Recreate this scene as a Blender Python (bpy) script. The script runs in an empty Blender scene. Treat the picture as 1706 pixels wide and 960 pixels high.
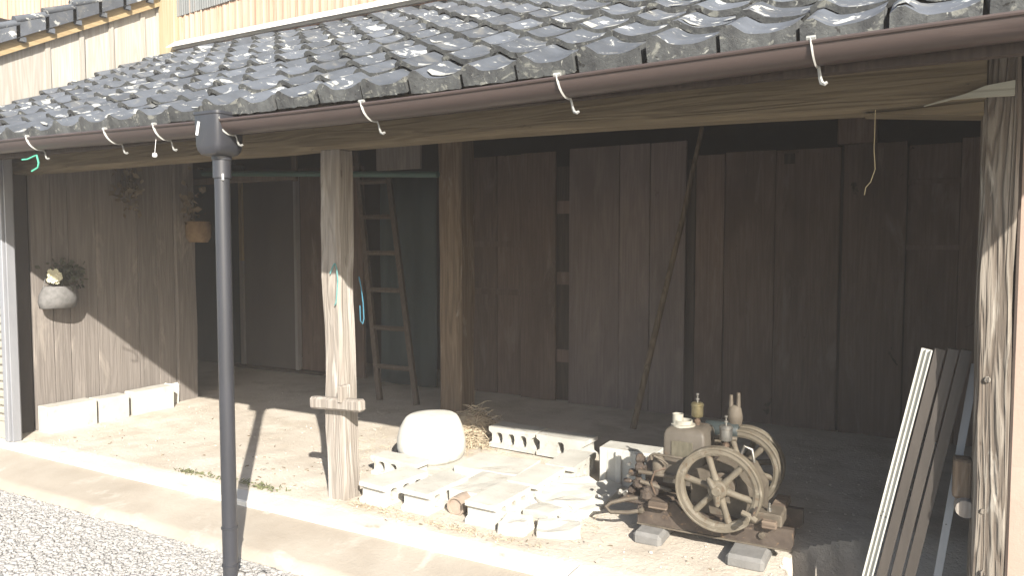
import bpy, bmesh, math, random
import numpy as np
from mathutils import Vector, Matrix, Euler, noise
R = math.radians
random.seed(7)
SC = bpy.context.scene
COL = SC.collection

# ------------------------------------------------------------------ camera, world, sun, exposure
cam = bpy.data.cameras.new("camera"); co = bpy.data.objects.new("camera", cam); COL.objects.link(co)
cam.sensor_fit = 'HORIZONTAL'; cam.sensor_width = 36.0; cam.lens = 36.0*1250/1706
cam.clip_start = 0.05; cam.clip_end = 500
co.location = (0, 0, 1.6)
co.rotation_euler = (R(90) - math.atan(70/1250), 0, R(29))
SC.camera = co

SUN_SLOPE = 0.825                       # drop of the light per metre into the shed
to_sun = Vector((1, -1, SUN_SLOPE)).normalized()
w = bpy.data.worlds.new("World"); SC.world = w; w.use_nodes = True
nt = w.node_tree
sky = nt.nodes.new('ShaderNodeTexSky'); sky.sky_type = 'NISHITA'; sky.sun_disc = False
sky.sun_elevation = math.asin(to_sun.z); sky.sun_rotation = R(135)
sky.air_density = 1.0; sky.dust_density = 1.5; sky.ozone_density = 1.0
bg = nt.nodes['Background']; bg.inputs['Strength'].default_value = 0.10
nt.links.new(sky.outputs[0], bg.inputs['Color'])
sl = bpy.data.lights.new("sun", 'SUN'); sl.energy = 4.6; sl.angle = R(0.6); sl.color = (1.0, 0.95, 0.87)
so = bpy.data.objects.new("sun", sl); COL.objects.link(so)
so.location = (6, -6, 8); so.rotation_euler = to_sun.to_track_quat('Z', 'Y').to_euler()
vs = SC.view_settings
vs.view_transform = 'Standard'; vs.look = 'None'; vs.gamma = 1.0; vs.use_curve_mapping = False
vs.exposure = 1.6
SC.cycles.max_bounces = 10; SC.cycles.diffuse_bounces = 6

# ------------------------------------------------------------------ materials
MATS = {}
def mat(name, c1, c2=None, rough=0.85, scale=(6, 6, 6), detail=6, bump=0.15, bscale=None, spots=None, metal=0.0,
        spec=0.3, wave=None, vary=0.0, c3=None, c3_t=(0.5, 0.6), c3_scale=(3, 3, 3), bdist=0.01):
    """two-tone noise material; spots=[(colour, scale vec, lo, hi)...] adds crisp patches; vary = random value per object"""
    if name in MATS: return MATS[name]
    m = bpy.data.materials.new(name); m.use_nodes = True; MATS[name] = m
    t = m.node_tree; N = t.nodes; L = t.links
    b = N['Principled BSDF']; b.inputs['Roughness'].default_value = rough; b.inputs['Metallic'].default_value = metal
    b.inputs['Specular IOR Level'].default_value = spec
    tc = N.new('ShaderNodeTexCoord'); oi = N.new('ShaderNodeObjectInfo')
    off = N.new('ShaderNodeVectorMath'); off.operation = 'MULTIPLY_ADD'
    cb = N.new('ShaderNodeCombineXYZ')
    for i in range(3): L.new(oi.outputs['Random'], cb.inputs[i])
    L.new(cb.outputs[0], off.inputs[0]); off.inputs[1].default_value = (37.0, 53.0, 71.0); L.new(tc.outputs['Object'], off.inputs[2])
    def ns(sc, det=6, rg=0.6, dist=0.0):
        mp = N.new('ShaderNodeMapping'); mp.inputs['Scale'].default_value = sc; L.new(off.outputs[0], mp.inputs[0])
        n = N.new('ShaderNodeTexNoise'); n.inputs['Scale'].default_value = 1.0; n.inputs['Detail'].default_value = det
        n.inputs['Roughness'].default_value = rg; n.inputs['Distortion'].default_value = dist
        L.new(mp.outputs[0], n.inputs['Vector']); return n
    def ramp(src, lo, hi):
        r = N.new('ShaderNodeMapRange'); r.inputs['From Min'].default_value = lo; r.inputs['From Max'].default_value = hi
        r.clamp = True; L.new(src, r.inputs['Value']); return r.outputs[0]
    def mix(fac, a, c):
        x = N.new('ShaderNodeMix'); x.data_type = 'RGBA'; L.new(fac, x.inputs['Factor'])
        if isinstance(a, tuple): x.inputs['A'].default_value = (*a, 1)
        else: L.new(a, x.inputs['A'])
        if isinstance(c, tuple): x.inputs['B'].default_value = (*c, 1)
        else: L.new(c, x.inputs['B'])
        return x.outputs['Result']
    c2 = c2 or tuple(v*0.7 for v in c1)
    n1 = ns(scale, detail)
    colr = mix(ramp(n1.outputs['Fac'], 0.36, 0.64), c1, c2)
    hgt = n1.outputs['Fac']
    if wave:                                   # wood grain: (axis scale vec, band scale, distortion, dark colour, amount)
        mp = N.new('ShaderNodeMapping'); mp.inputs['Scale'].default_value = wave[0]; L.new(off.outputs[0], mp.inputs[0])
        wv = N.new('ShaderNodeTexNoise'); wv.inputs['Scale'].default_value = wave[1]; wv.inputs['Detail'].default_value = 3
        wv.inputs['Distortion'].default_value = wave[2]; L.new(mp.outputs[0], wv.inputs['Vector'])
        mm = N.new('ShaderNodeMath'); mm.operation = 'MULTIPLY'; mm.inputs[1].default_value = 9.0; L.new(wv.outputs['Fac'], mm.inputs[0])
        fr = N.new('ShaderNodeMath'); fr.operation = 'PINGPONG'; fr.inputs[1].default_value = 0.5; L.new(mm.outputs[0], fr.inputs[0])
        f = ramp(fr.outputs[0], 0.12, 0.42)
        ml = N.new('ShaderNodeMath'); ml.operation = 'MULTIPLY'; ml.inputs[1].default_value = wave[4]; L.new(f, ml.inputs[0])
        colr = mix(ml.outputs[0], colr, wave[3]); 
        sb = N.new('ShaderNodeMath'); sb.operation = 'SUBTRACT'; L.new(hgt, sb.inputs[0]); L.new(ml.outputs[0], sb.inputs[1]); hgt = sb.outputs[0]
    if c3:
        colr = mix(ramp(ns(c3_scale, 4).outputs['Fac'], *c3_t), colr, c3)
    for sp in (spots or []):
        n = ns(sp[1], 7, 0.65, 0.6); f = ramp(n.outputs['Fac'], sp[2], sp[3]); colr = mix(f, colr, sp[0])
    if vary:
        hs = N.new('ShaderNodeHueSaturation'); L.new(colr, hs.inputs['Color'])
        mr = N.new('ShaderNodeMapRange'); mr.inputs['To Min'].default_value = 1-vary; mr.inputs['To Max'].default_value = 1+vary
        L.new(oi.outputs['Random'], mr.inputs['Value']); L.new(mr.outputs[0], hs.inputs['Value']); colr = hs.outputs[0]
    L.new(colr, b.inputs['Base Color'])
    if bump:
        bp = N.new('ShaderNodeBump'); bp.inputs['Strength'].default_value = bump; bp.inputs['Distance'].default_value = bdist
        if bscale: hgt = ns(bscale, 8, 0.7).outputs['Fac']
        L.new(hgt, bp.inputs['Height']); L.new(bp.outputs[0], b.inputs['Normal'])
    return m

def wood(name, c1, c2, axis, dark, amt=0.6, rough=0.85, bump=0.4, vary=0.15, fine=60, spots=None, spec=0.2, gr=9, c3=None):
    s = [fine, fine, fine]; s[axis] = fine*0.035
    g = [gr, gr, gr]; g[axis] = gr*.06
    return mat(name, c1, c2, rough=rough, scale=tuple(s), wave=(tuple(g), 1.0, 0.5, dark, amt), bump=bump, vary=vary, spots=spots, spec=spec,
               c3=c3, c3_t=(.50, .64), c3_scale=tuple(.8 if i == axis else 2.6 for i in range(3)))

M = {}
M['dirt'] = mat('packed_dirt', (.52, .47, .40), (.43, .38, .315), rough=.97, scale=(1.6, 1.6, 1.6), bump=.6, bscale=(38, 38, 38), bdist=.02,
                c3=(.41, .36, .295), c3_t=(.50, .66), c3_scale=(3.2, 3.2, 3.2), spots=[((.27, .22, .17), (30, 30, 30), .64, .72), ((.52, .46, .37), (22, 22, 22), .66, .74)], spec=.1)
M['concrete'] = mat('old_concrete', (.47, .455, .41), (.38, .365, .325), rough=.95, scale=(5, 5, 5), bump=.35, bscale=(60, 60, 60), vary=.08,
                    spots=[((.30, .27, .22), (9, 9, 9), .60, .72), ((.16, .14, .11), (38, 38, 38), .68, .74)], spec=.15)
M['kerb'] = mat('kerb_concrete', (.52, .505, .47), (.44, .42, .38), rough=.95, scale=(2, 2, 2), bump=.3, bscale=(50, 50, 50),
                spots=[((.34, .29, .22), (4, 4, 4), .60, .70)], spec=.15)
M['apron'] = mat('apron_concrete', (.335, .30, .25), (.27, .235, .19), rough=.96, scale=(1.7, 1.7, 1.7), bump=.35, bscale=(55, 55, 55),
                 spots=[((.40, .37, .32), (3.5, 3.5, 3.5), .56, .70), ((.25, .2, .15), (11, 11, 11), .66, .74)], spec=.1)
M['gravelbed'] = mat('gravel_bed', (.33, .32, .30), (.25, .24, .225), rough=.97, scale=(45, 45, 45), bump=.8, bscale=(60, 60, 60), bdist=.02)
M['stone'] = mat('gravel_stone', (.275, .265, .25), (.225, .217, .205), rough=.9, scale=(34, 34, 34), bump=0.0, c3=(.32, .31, .29), c3_t=(.50, .60), c3_scale=(27, 27, 27),
                 spots=[((.19, .18, .165), (31, 31, 31), .60, .66)])
M['tile'] = mat('roof_tile', (.075, .083, .096), (.055, .061, .070), rough=.8, scale=(9, 9, 9), bump=.25, bscale=(70, 70, 70), vary=.22, spec=.3, bdist=.004,
                spots=[((.12, .12, .115), (7, 7, 7), .56, .68), ((.24, .20, .11), (4, 4, 4), .70, .73), ((.33, .33, .31), (9, 6, 9), .600, .62), ((.22, .22, .205), (26, 20, 26), .635, .65)])
M['tileface'] = mat('roof_tile_edge', (.082, .085, .083), (.042, .043, .044), rough=.9, scale=(20, 20, 9), bump=.5, bscale=(60, 60, 60), vary=.15,
                    spots=[((.17, .17, .15), (16, 16, 22), .57, .64), ((.018, .017, .016), (24, 24, 14), .62, .67), ((.26, .26, .235), (40, 40, 40), .63, .67)])
M['lichen'] = mat('lichen', (.30, .30, .285), (.21, .21, .19), rough=.95, scale=(40, 40, 40), bump=.6, bscale=(90, 90, 90))
M['gutter'] = mat('gutter_plastic', (.056, .040, .035), (.046, .033, .029), rough=.42, scale=(1.2, 9, 9), bump=.05, spec=.4,
                  spots=[((.085, .062, .054), (2.5, 14, 14), .60, .76)])
M['pipe'] = mat('downpipe_plastic', (.030, .031, .037), (.024, .025, .029), rough=.38, scale=(12, 12, 2), bump=.04, spec=.5,
                spots=[((.055, .052, .05), (14, 14, 6), .64, .78)])
M['galv'] = mat('bracket_metal', (.36, .36, .34), (.25, .25, .23), rough=.6, scale=(40, 40, 40), bump=.1, metal=.2)
M['white'] = mat('plain_white', (.75, .75, .74), rough=.6, bump=0)
M['post'] = wood('weathered_post_wood', (.29, .262, .228), (.225, .198, .17), 2, (.15, .126, .104), .45, bump=.5, vary=.04, fine=70,
                 spots=[((.42, .395, .36), (9, 9, 1.0), .54, .68), ((.06, .045, .035), (16, 16, 2.5), .66, .74)])
M['postgrain'] = wood('grainy_post_wood', (.185, .165, .138), (.14, .12, .098), 2, (.065, .05, .038), .75, bump=.9, vary=.03, fine=60, gr=13,
                      spots=[((.34, .32, .28), (10, 10, 1.1), .57, .70), ((.06, .042, .03), (14, 14, 5), .68, .76)])
M['post2'] = wood('brown_post_wood', (.17, .125, .085), (.12, .088, .06), 2, (.07, .048, .032), .5, bump=.5, vary=.04,
                  spots=[((.24, .20, .16), (8, 8, 2), .58, .72)])
M['beam'] = wood('beam_wood', (.175, .14, .09), (.14, .11, .07), 0, (.09, .07, .045), .45, bump=.5, vary=.08,
                 spots=[((.035, .026, .018), (5, 22, 22), .66, .72)])
M['tenon'] = wood('pale_tenon_wood', (.34, .34, .28), (.28, .27, .22), 0, (.2, .19, .15), .4, bump=.3)
M['board'] = wood('old_board_wood', (.128, .091, .074), (.098, .070, .057), 2, (.066, .046, .037), .34, bump=.45, vary=.26, fine=55, c3=(.078, .055, .045),
                  spots=[((.15, .118, .10), (6, 6, 1.2), .56, .72), ((.035, .026, .022), (8, 8, 5), .66, .71)])
M['lboard'] = wood('side_board_wood', (.178, .158, .142), (.138, .122, .108), 2, (.102, .088, .077), .36, bump=.3, vary=.10, fine=55,
                   spots=[((.26, .23, .20), (5, 5, 1.5), .55, .72)])
M['paleboard'] = wood('pale_board_wood', (.175, .14, .127), (.138, .11, .10), 2, (.098, .077, .07), .26, bump=.35, vary=.12, fine=55,
                   c3=(.12, .095, .085), spots=[((.19, .155, .135), (6, 6, 1.2), .54, .72), ((.07, .052, .044), (12, 12, 5), .68, .76)])
M['darkwood'] = wood('dark_wood', (.055, .042, .034), (.04, .03, .025), 2, (.025, .019, .016), .5, bump=.3)
M['void'] = mat('shade_black_wood', (.022, .019, .018), (.016, .014, .013), rough=.95, bump=0)  # near-black colour paints the darkness of the loft and far walls
M['rafter'] = wood('rafter_wood', (.075, .058, .045), (.055, .042, .033), 1, (.03, .023, .018), .5, bump=.3)
M['door'] = mat('door_panel', (.085, .077, .072), (.07, .063, .06), rough=.6, scale=(3, 3, 1), bump=.05)
M['jamb_tan'] = mat('pale_jamb_wood', (.30, .235, .14), (.24, .185, .11), rough=.7, scale=(40, 40, 2), bump=.1)
M['jamb_grey'] = mat('grey_jamb_metal', (.22, .21, .21), (.18, .17, .17), rough=.5, scale=(10, 10, 2), bump=.05)
M['teal'] = mat('teal_sheet', (.032, .048, .052), (.024, .037, .041), rough=.7, scale=(4, 4, 1), bump=.2)
M['greenpole'] = mat('green_pole', (.035, .075, .06), (.028, .06, .05), rough=.5, scale=(3, 20, 20), bump=.05)
M['plaster'] = mat('pink_plaster', (.33, .25, .205), (.28, .21, .17), rough=.95, scale=(3, 3, 1.2), bump=.25, bscale=(40, 40, 40), spots=[((.3, .19, .14), (6, 6, 1.2), .62, .76)])
M['wallply'] = wood('pale_siding_wood', (.335, .315, .28), (.28, .262, .23), 2, (.23, .20, .165), .45, bump=.15, vary=.17, fine=40,
                    spots=[((.27, .25, .23), (4, 4, .8), .56, .76)])
M['yellow'] = wood('yellow_trim_wood', (.33, .255, .145), (.28, .21, .115), 1, (.22, .155, .08), .4, bump=.2, vary=.06)
M['yellowz'] = wood('yellow_corner_wood', (.33, .285, .195), (.285, .24, .16), 2, (.24, .175, .085), .4, bump=.2, vary=.06)
M['zinc'] = mat('zinc_sheet', (.14, .145, .142), (.11, .115, .113), rough=.65, scale=(20, 20, 1.2), bump=.0, metal=.15, vary=.06, spots=[((.13, .115, .10), (14, 14, .7), .60, .74)])
M['rust'] = mat('rusty_sheet', (.37, .265, .20), (.33, .23, .165), rough=.8, scale=(14, 14, .8), bump=.05, vary=.08,
                spots=[((.24, .115, .06), (17, 17, .5), .54, .68), ((.17, .075, .04), (23, 23, 1.0), .64, .72), ((.38, .31, .24), (9, 9, 1.5), .6, .74)])
M['flash'] = mat('white_flashing', (.60, .58, .54), (.52, .50, .45), rough=.5, scale=(4, 12, 12), bump=.05)
M['shutter'] = mat('cream_shutter', (.33, .31, .255), (.30, .28, .23), rough=.5, scale=(4, 9, 9), bump=.02)
M['frame'] = mat('aluminium_frame', (.28, .285, .30), (.24, .245, .26), rough=.4, scale=(9, 9, 2), bump=.02, metal=.3)
M['brownpost'] = mat('dark_brown_post', (.042, .034, .030), (.034, .027, .024), rough=.7, scale=(9, 9, 2), bump=.1)  # one even dark brown for the corner post and front wall
M['iron'] = mat('dusty_iron', (.105, .088, .066), (.07, .057, .042), rough=.7, scale=(14, 14, 14), bump=.3, bscale=(60, 60, 60), metal=.1, bdist=.003,
                spots=[((.075, .045, .03), (20, 20, 20), .60, .70)])
M['wheel'] = mat('dusty_wheel_paint', (.118, .101, .074), (.085, .072, .052), rough=.65, scale=(12, 12, 12), bump=.2, bscale=(70, 70, 70), bdist=.003,
                 spots=[((.075, .05, .03), (26, 26, 26), .56, .66), ((.19, .17, .135), (9, 9, 9), .56, .68)])
M['darkiron'] = mat('oily_iron', (.075, .058, .045), (.045, .034, .027), rough=.6, scale=(18, 18, 18), bump=.4, bscale=(60, 60, 60), metal=.1, bdist=.004,
                    spots=[((.15, .10, .06), (25, 25, 25), .58, .68)])
M['tank'] = mat('hopper_paint', (.088, .076, .06), (.064, .054, .042), rough=.55, scale=(9, 9, 5), bump=.2, bscale=(50, 50, 50), bdist=.003,
                spots=[((.11, .075, .05), (12, 12, 6), .60, .70), ((.125, .112, .09), (7, 7, 9), .60, .72)])
M['plate'] = mat('maker_plate', (.125, .112, .08), (.095, .085, .06), rough=.5, scale=(60, 60, 20), bump=.3, metal=.3)
M['brass'] = mat('aged_brass', (.24, .205, .12), (.15, .125, .065), rough=.4, scale=(30, 30, 30), bump=.1, metal=.7)
M['copper'] = mat('aged_copper', (.15, .105, .075), (.10, .07, .05), rough=.5, scale=(30, 30, 30), bump=.1, metal=.5)
M['chrome'] = mat('dull_chrome', (.28, .27, .245), (.2, .19, .17), rough=.4, scale=(30, 30, 30), bump=.05, metal=.8)
M['ivory'] = mat('ivory_cup', (.30, .285, .24), (.23, .215, .175), rough=.6, scale=(20, 20, 20), bump=.1)
M['tealiron'] = mat('teal_tank_paint', (.028, .036, .036), (.022, .028, .028), rough=.5, scale=(14, 14, 14), bump=.15)
M['pad'] = mat('grey_paver', (.165, .160, .150), (.13, .126, .118), rough=.9, scale=(12, 12, 12), bump=.4, bscale=(80, 80, 80), vary=.06)
M['skidwood'] = wood('skid_wood', (.15, .115, .085), (.10, .075, .055), 0, (.05, .036, .027), .6, bump=.5)
M['alu_white'] = mat('white_aluminium', (.42, .415, .375), (.36, .355, .32), rough=.45, scale=(9, 9, 2), bump=.03)
M['alu_shade'] = mat('shade_toned_aluminium', (.058, .050, .043), (.046, .040, .035), rough=.5, scale=(20, 20, 2), bump=.05, metal=.2, vary=.1)  # dark tone imitates the post's shade on these profiles
M['alu_grey'] = mat('grey_aluminium', (.26, .268, .275), (.22, .225, .23), rough=.45, scale=(9, 9, 2), bump=.03)
M['hole'] = mat('screw_hole', (.02, .02, .02), rough=.9, bump=0)
M['usu'] = mat('white_stone_tub', (.60, .585, .53), (.48, .46, .41), rough=.9, scale=(6, 6, 6), spots=[((.33, .30, .25), (8, 8, 8), .62, .74)], bump=.4, bscale=(40, 40, 40))
M['clay'] = mat('clay_pipe', (.30, .24, .19), (.24, .19, .15), rough=.9, scale=(12, 12, 12), bump=.2)
M['straw'] = mat('dry_straw', (.40, .335, .24), (.30, .24, .165), rough=.9, scale=(20, 20, 20), bump=0)
M['weed'] = mat('weed_leaf', (.085, .10, .045), (.12, .12, .06), rough=.8, scale=(20, 20, 20), bump=0)
M['leaf'] = mat('dark_leaf', (.04, .045, .028), (.06, .06, .04), rough=.7, scale=(20, 20, 20), bump=0)
M['flower'] = mat('cream_petal', (.66, .64, .48), (.56, .53, .36), rough=.8, scale=(30, 30, 30), bump=0)
M['basket'] = mat('grey_basket', (.155, .15, .145), (.11, .107, .102), rough=.85, scale=(30, 30, 30), bump=.4, bscale=(90, 90, 90))
M['potwood'] = mat('old_wall_pot', (.20, .135, .07), (.14, .09, .05), rough=.8, scale=(14, 14, 14), bump=.3)
M['dryplant'] = mat('dried_plant', (.11, .085, .055), (.16, .13, .09), rough=.9, scale=(20, 20, 20), bump=0)
M['rope'] = mat('teal_rope', (.11, .27, .26), (.09, .22, .21), rough=.8, scale=(60, 60, 60), bump=.3)
M['bluerope'] = mat('blue_cord', (.04, .15, .21), (.035, .12, .17), rough=.7, scale=(60, 60, 60), bump=.2)
M['greenstring'] = mat('green_string', (.07, .36, .24), (.06, .28, .19), rough=.8, scale=(60, 60, 60), bump=0)
M['string'] = mat('pale_string', (.40, .33, .2), rough=.9, bump=0)
M['ladder'] = wood('ladder_wood', (.085, .067, .054), (.066, .052, .042), 2, (.042, .033, .027), .4, bump=.3)
M['polewood'] = wood('pole_wood', (.18, .135, .09), (.14, .105, .07), 2, (.045, .033, .023), .5, bump=.3)

# ------------------------------------------------------------------ mesh builder
W = {}
class MB:
    def __init__(s): s.bm = bmesh.new()
    def box(s, x0, x1, y0, y1, z0, z1, bev=0.0, mtx=None):
        r = bmesh.ops.create_cube(s.bm, size=1.0)
        vs_ = r['verts']
        for v in vs_:
            v.co = Vector((x0 + (v.co.x+.5)*(x1-x0), y0 + (v.co.y+.5)*(y1-y0), z0 + (v.co.z+.5)*(z1-z0)))
        if bev:
            es = list({e for v in vs_ for e in v.link_edges})
            rb = bmesh.ops.bevel(s.bm, geom=es, offset=bev, segments=1, affect='EDGES', profile=0.5)
            vs_ = list({v for f in rb['faces'] for v in f.verts} | {v for v in vs_ if v.is_valid})
        if mtx is not None:
            for v in vs_: v.co = mtx @ v.co
        return s
    def poly_prism(s, pts, axis, a0, a1):
        """pts 2-D outline in the other two axes, extruded along axis 0/1/2"""
        def mk(p, a):
            q = [p[0], p[1]]; q.insert(axis, a); return Vector(q)
        A = [s.bm.verts.new(mk(p, a0)) for p in pts]; B = [s.bm.verts.new(mk(p, a1)) for p in pts]
        n = len(pts)
        for i in range(n): s.bm.faces.new((A[i], A[(i+1) % n], B[(i+1) % n], B[i]))
        s.bm.faces.new(list(reversed(A))); s.bm.faces.new(B)
        return s
    def tube(s, pts, rad, n=8, caps=True, squash=None):
        pts = [Vector(p) for p in pts]; rings = []
        up = Vector((0, 0, 1)); prev = None
        for i, p in enumerate(pts):
            d = (pts[min(i+1, len(pts)-1)] - pts[max(i-1, 0)]).normalized()
            if prev is None:
                a = d.cross(up)
                if a.length < 1e-3: a = d.cross(Vector((1, 0, 0)))
                a.normalize()
            else:
                a = (prev - d*prev.dot(d)).normalized()
            prev = a; b = d.cross(a)
            r = rad[i] if isinstance(rad, (list, tuple)) else rad
            k = squash or 1.0
            rings.append([s.bm.verts.new(p + a*r*math.cos(2*math.pi*j/n) + b*r*k*math.sin(2*math.pi*j/n)) for j in range(n)])
        for q in range(len(rings)-1):
            for j in range(n):
                s.bm.faces.new((rings[q][j], rings[q][(j+1) % n], rings[q+1][(j+1) % n], rings[q+1][j]))
        if caps:
            s.bm.faces.new(list(reversed(rings[0]))); s.bm.faces.new(rings[-1])
        return s
    def lathe(s, c, axis, prof, n=32, closed=False, sx=1.0, sy=1.0):
        """prof: list of (radius, along); axis 'X','Y','Z'"""
        c = Vector(c)
        ax = {'X': (Vector((1,0,0)), Vector((0,1,0)), Vector((0,0,1))), 'Y': (Vector((0,1,0)), Vector((1,0,0)), Vector((0,0,1))),
              'Z': (Vector((0,0,1)), Vector((1,0,0)), Vector((0,1,0)))}[axis]
        rings = []
        for r, a in prof:
            if r < 1e-6: rings.append([s.bm.verts.new(c + ax[0]*a)])
            else: rings.append([s.bm.verts.new(c + ax[0]*a + ax[1]*r*sx*math.cos(2*math.pi*j/n) + ax[2]*r*sy*math.sin(2*math.pi*j/n)) for j in range(n)])
        pairs = [(i, i+1) for i in range(len(rings)-1)] + ([(len(rings)-1, 0)] if closed else [])
        for i, k in pairs:
            A, B = rings[i], rings[k]
            for j in range(n):
                if len(A) == 1 and len(B) == 1: continue
                if len(A) == 1: s.bm.faces.new((A[0], B[(j+1) % n], B[j]))
                elif len(B) == 1: s.bm.faces.new((A[j], A[(j+1) % n], B[0]))
                else: s.bm.faces.new((A[j], A[(j+1) % n], B[(j+1) % n], B[j]))
        return s
    def grid(s, f, nu, nv):
        V = [[s.bm.verts.new(f(i/nu, j/nv)) for j in range(nv+1)] for i in range(nu+1)]
        for i in range(nu):
            for j in range(nv):
                s.bm.faces.new((V[i][j], V[i+1][j], V[i+1][j+1], V[i][j+1]))
        return s
    def cut(s, n):
        bmesh.ops.subdivide_edges(s.bm, edges=s.bm.edges[:], cuts=n, use_grid_fill=True); return s
    def rough(s, amp, sc, seed=0.0, stretch=(1, 1, 1)):
        s.bm.normal_update()
        for v in s.bm.verts:
            p = Vector((v.co.x*sc*stretch[0]+seed, v.co.y*sc*stretch[1]+seed*.7, v.co.z*sc*stretch[2]-seed))
            v.co += Vector((noise.noise(p), noise.noise(p+Vector((17, 3, 5))), noise.noise(p+Vector((5, 31, 9)))))*amp
        return s
    def xf(s, m):
        for v in s.bm.verts: v.co = m @ v.co
        return s
    def build(s, name, m, parent=None, smooth=False, ang=40, origin=None):
        bmesh.ops.recalc_face_normals(s.bm, faces=s.bm.faces[:])
        mn = Vector((1e9,)*3); mx = -mn
        for v in s.bm.verts:
            for i in range(3): mn[i] = min(mn[i], v.co[i]); mx[i] = max(mx[i], v.co[i])
        c = Vector(origin) if origin is not None else (Vector(((mn.x+mx.x)/2, (mn.y+mx.y)/2, mn.z)) if parent is None else (mn+mx)/2)
        for v in s.bm.verts: v.co -= c
        me = bpy.data.meshes.new(name); s.bm.to_mesh(me); s.bm.free()
        for mm in (m if isinstance(m, (list, tuple)) else [m]): me.materials.append(mm)
        if smooth:
            for p in me.polygons: p.use_smooth = True
            try: me.set_sharp_from_angle(angle=R(ang))
            except Exception: pass
        return link(name, me, c, parent)
def link(name, data, c, parent=None):
    o = bpy.data.objects.new(name, data); COL.objects.link(o); W[o] = Vector(c)
    if parent is not None:
        o.parent = parent; o.location = Vector(c) - W[parent]
    else: o.location = c
    return o
def tag(o, label=None, cat=None, group=None, kind=None):
    if label: o['label'] = label
    if cat: o['category'] = cat
    if group: o['group'] = group
    if kind: o['kind'] = kind
    return o
def thing(name, label, cat, loc, group=None):
    o = link(name, None, Vector(loc)); o.empty_display_size = .1
    return tag(o, label, cat, group)
def struct(o): return tag(o, kind='structure')
def B(x0, x1, y0, y1, z0, z1, bev=0.0, mtx=None): return MB().box(x0, x1, y0, y1, z0, z1, bev, mtx)
def plank(x0, x1, y0, y1, z0, z1, amp=.004, seed=None, cuts=3, bev=.004):
    """a sawn board with slightly uneven edges"""
    m = B(x0, x1, y0, y1, z0, z1, bev)
    ax = max(range(3), key=lambda i: (x1-x0, y1-y0, z1-z0)[i]); lo = (x0, y0, z0)[ax]; hi = (x1, y1, z1)[ax]
    for k in range(1, cuts+1):
        p = [0, 0, 0]; p[ax] = lo + (hi-lo)*k/(cuts+1); n = [0, 0, 0]; n[ax] = 1
        bmesh.ops.bisect_plane(m.bm, geom=m.bm.verts[:]+m.bm.edges[:]+m.bm.faces[:], plane_co=p, plane_no=n)
    return m.rough(amp, 1.7, seed if seed is not None else random.uniform(0, 90))

# ------------------------------------------------------------------ the ground
FZ = 0.10
def sstep(t): t = max(0.0, min(1.0, t)); return t*t*(3-2*t)
def pit(x, y):                              # guessed hollow beside the corner post, cut deep so its floor stays dark
    e = max(-.46 - .65*(y-3.46), -.56) + .35*sstep((y-3.72)/.6) + .035*noise.noise(Vector((y*9, x*9, 2))) + .02*noise.noise(Vector((y*27, x*27, 5)))
    return .42*sstep((x-e)/.09)*(1 - sstep((y-3.7)/.75))*(1 - sstep((x-.60)/.06))
def gnd(x, y): return FZ - pit(x, y) + .010*noise.noise(Vector((x*1.3, y*1.3, 0))) + .005*noise.noise(Vector((x*6, y*6, 3)))
def strip(name, m, f, nu, nv):
    o = MB().grid(f, nu, nv).build(name, m, smooth=True, origin=(0, 0, 0)); return struct(o)
# yard of gravel: one sheet to the horizon
yard = MB()                                  # the sheet stops at the shed's own floor
for xa, xb, ya, yb in ((-160, 160, -200, 3.12), (-160, 160, 7.6, 200), (-160, -8.95, 3.12, 7.6), (2.95, 160, 3.12, 7.6)):
    yard.grid(lambda u, v: Vector((xa + (xb-xa)*u, ya + (yb-ya)*v, -.045)), 24, 24)
struct(yard.build('gravel_yard', M['gravelbed'], smooth=True, origin=(0, 0, 0)))
apron = MB().grid(lambda u, v: Vector((-9 + 12*u, 2.665 + .025*noise.noise(Vector((u*40, 0, 0)))*(1 if v < .2 else 0) + (.385)*v, -.05 if v == 0 else (.002 + .062*(v-.1)/.9 + .004*noise.noise(Vector((u*22, v*3, 1)))))), 160, 10)
struct(apron.build('concrete_apron', M['apron'], smooth=True, ang=50, origin=(0, 0, 0)))
kerb = MB()
xk = -9.0; ki = 0
while xk < 3.0:
    L_ = 1.9
    kerb.box(xk, xk+L_-.006, 3.04 + .004*math.sin(ki*3), 3.185, -.55, .098 + .003*math.sin(ki*5), .008); xk += L_; ki += 1
kerb.cut(2).rough(.004, 3)
struct(kerb.build('concrete_kerb', M['kerb'], origin=(0, 0, 0)))
strip('dirt_floor', M['dirt'], lambda u, v: Vector((-9 + 12*u, 3.17 + 4.6*v, gnd(-9+12*u, 3.17+4.6*v) - (.012 if v == 0 else 0))), 400, 160)

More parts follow.
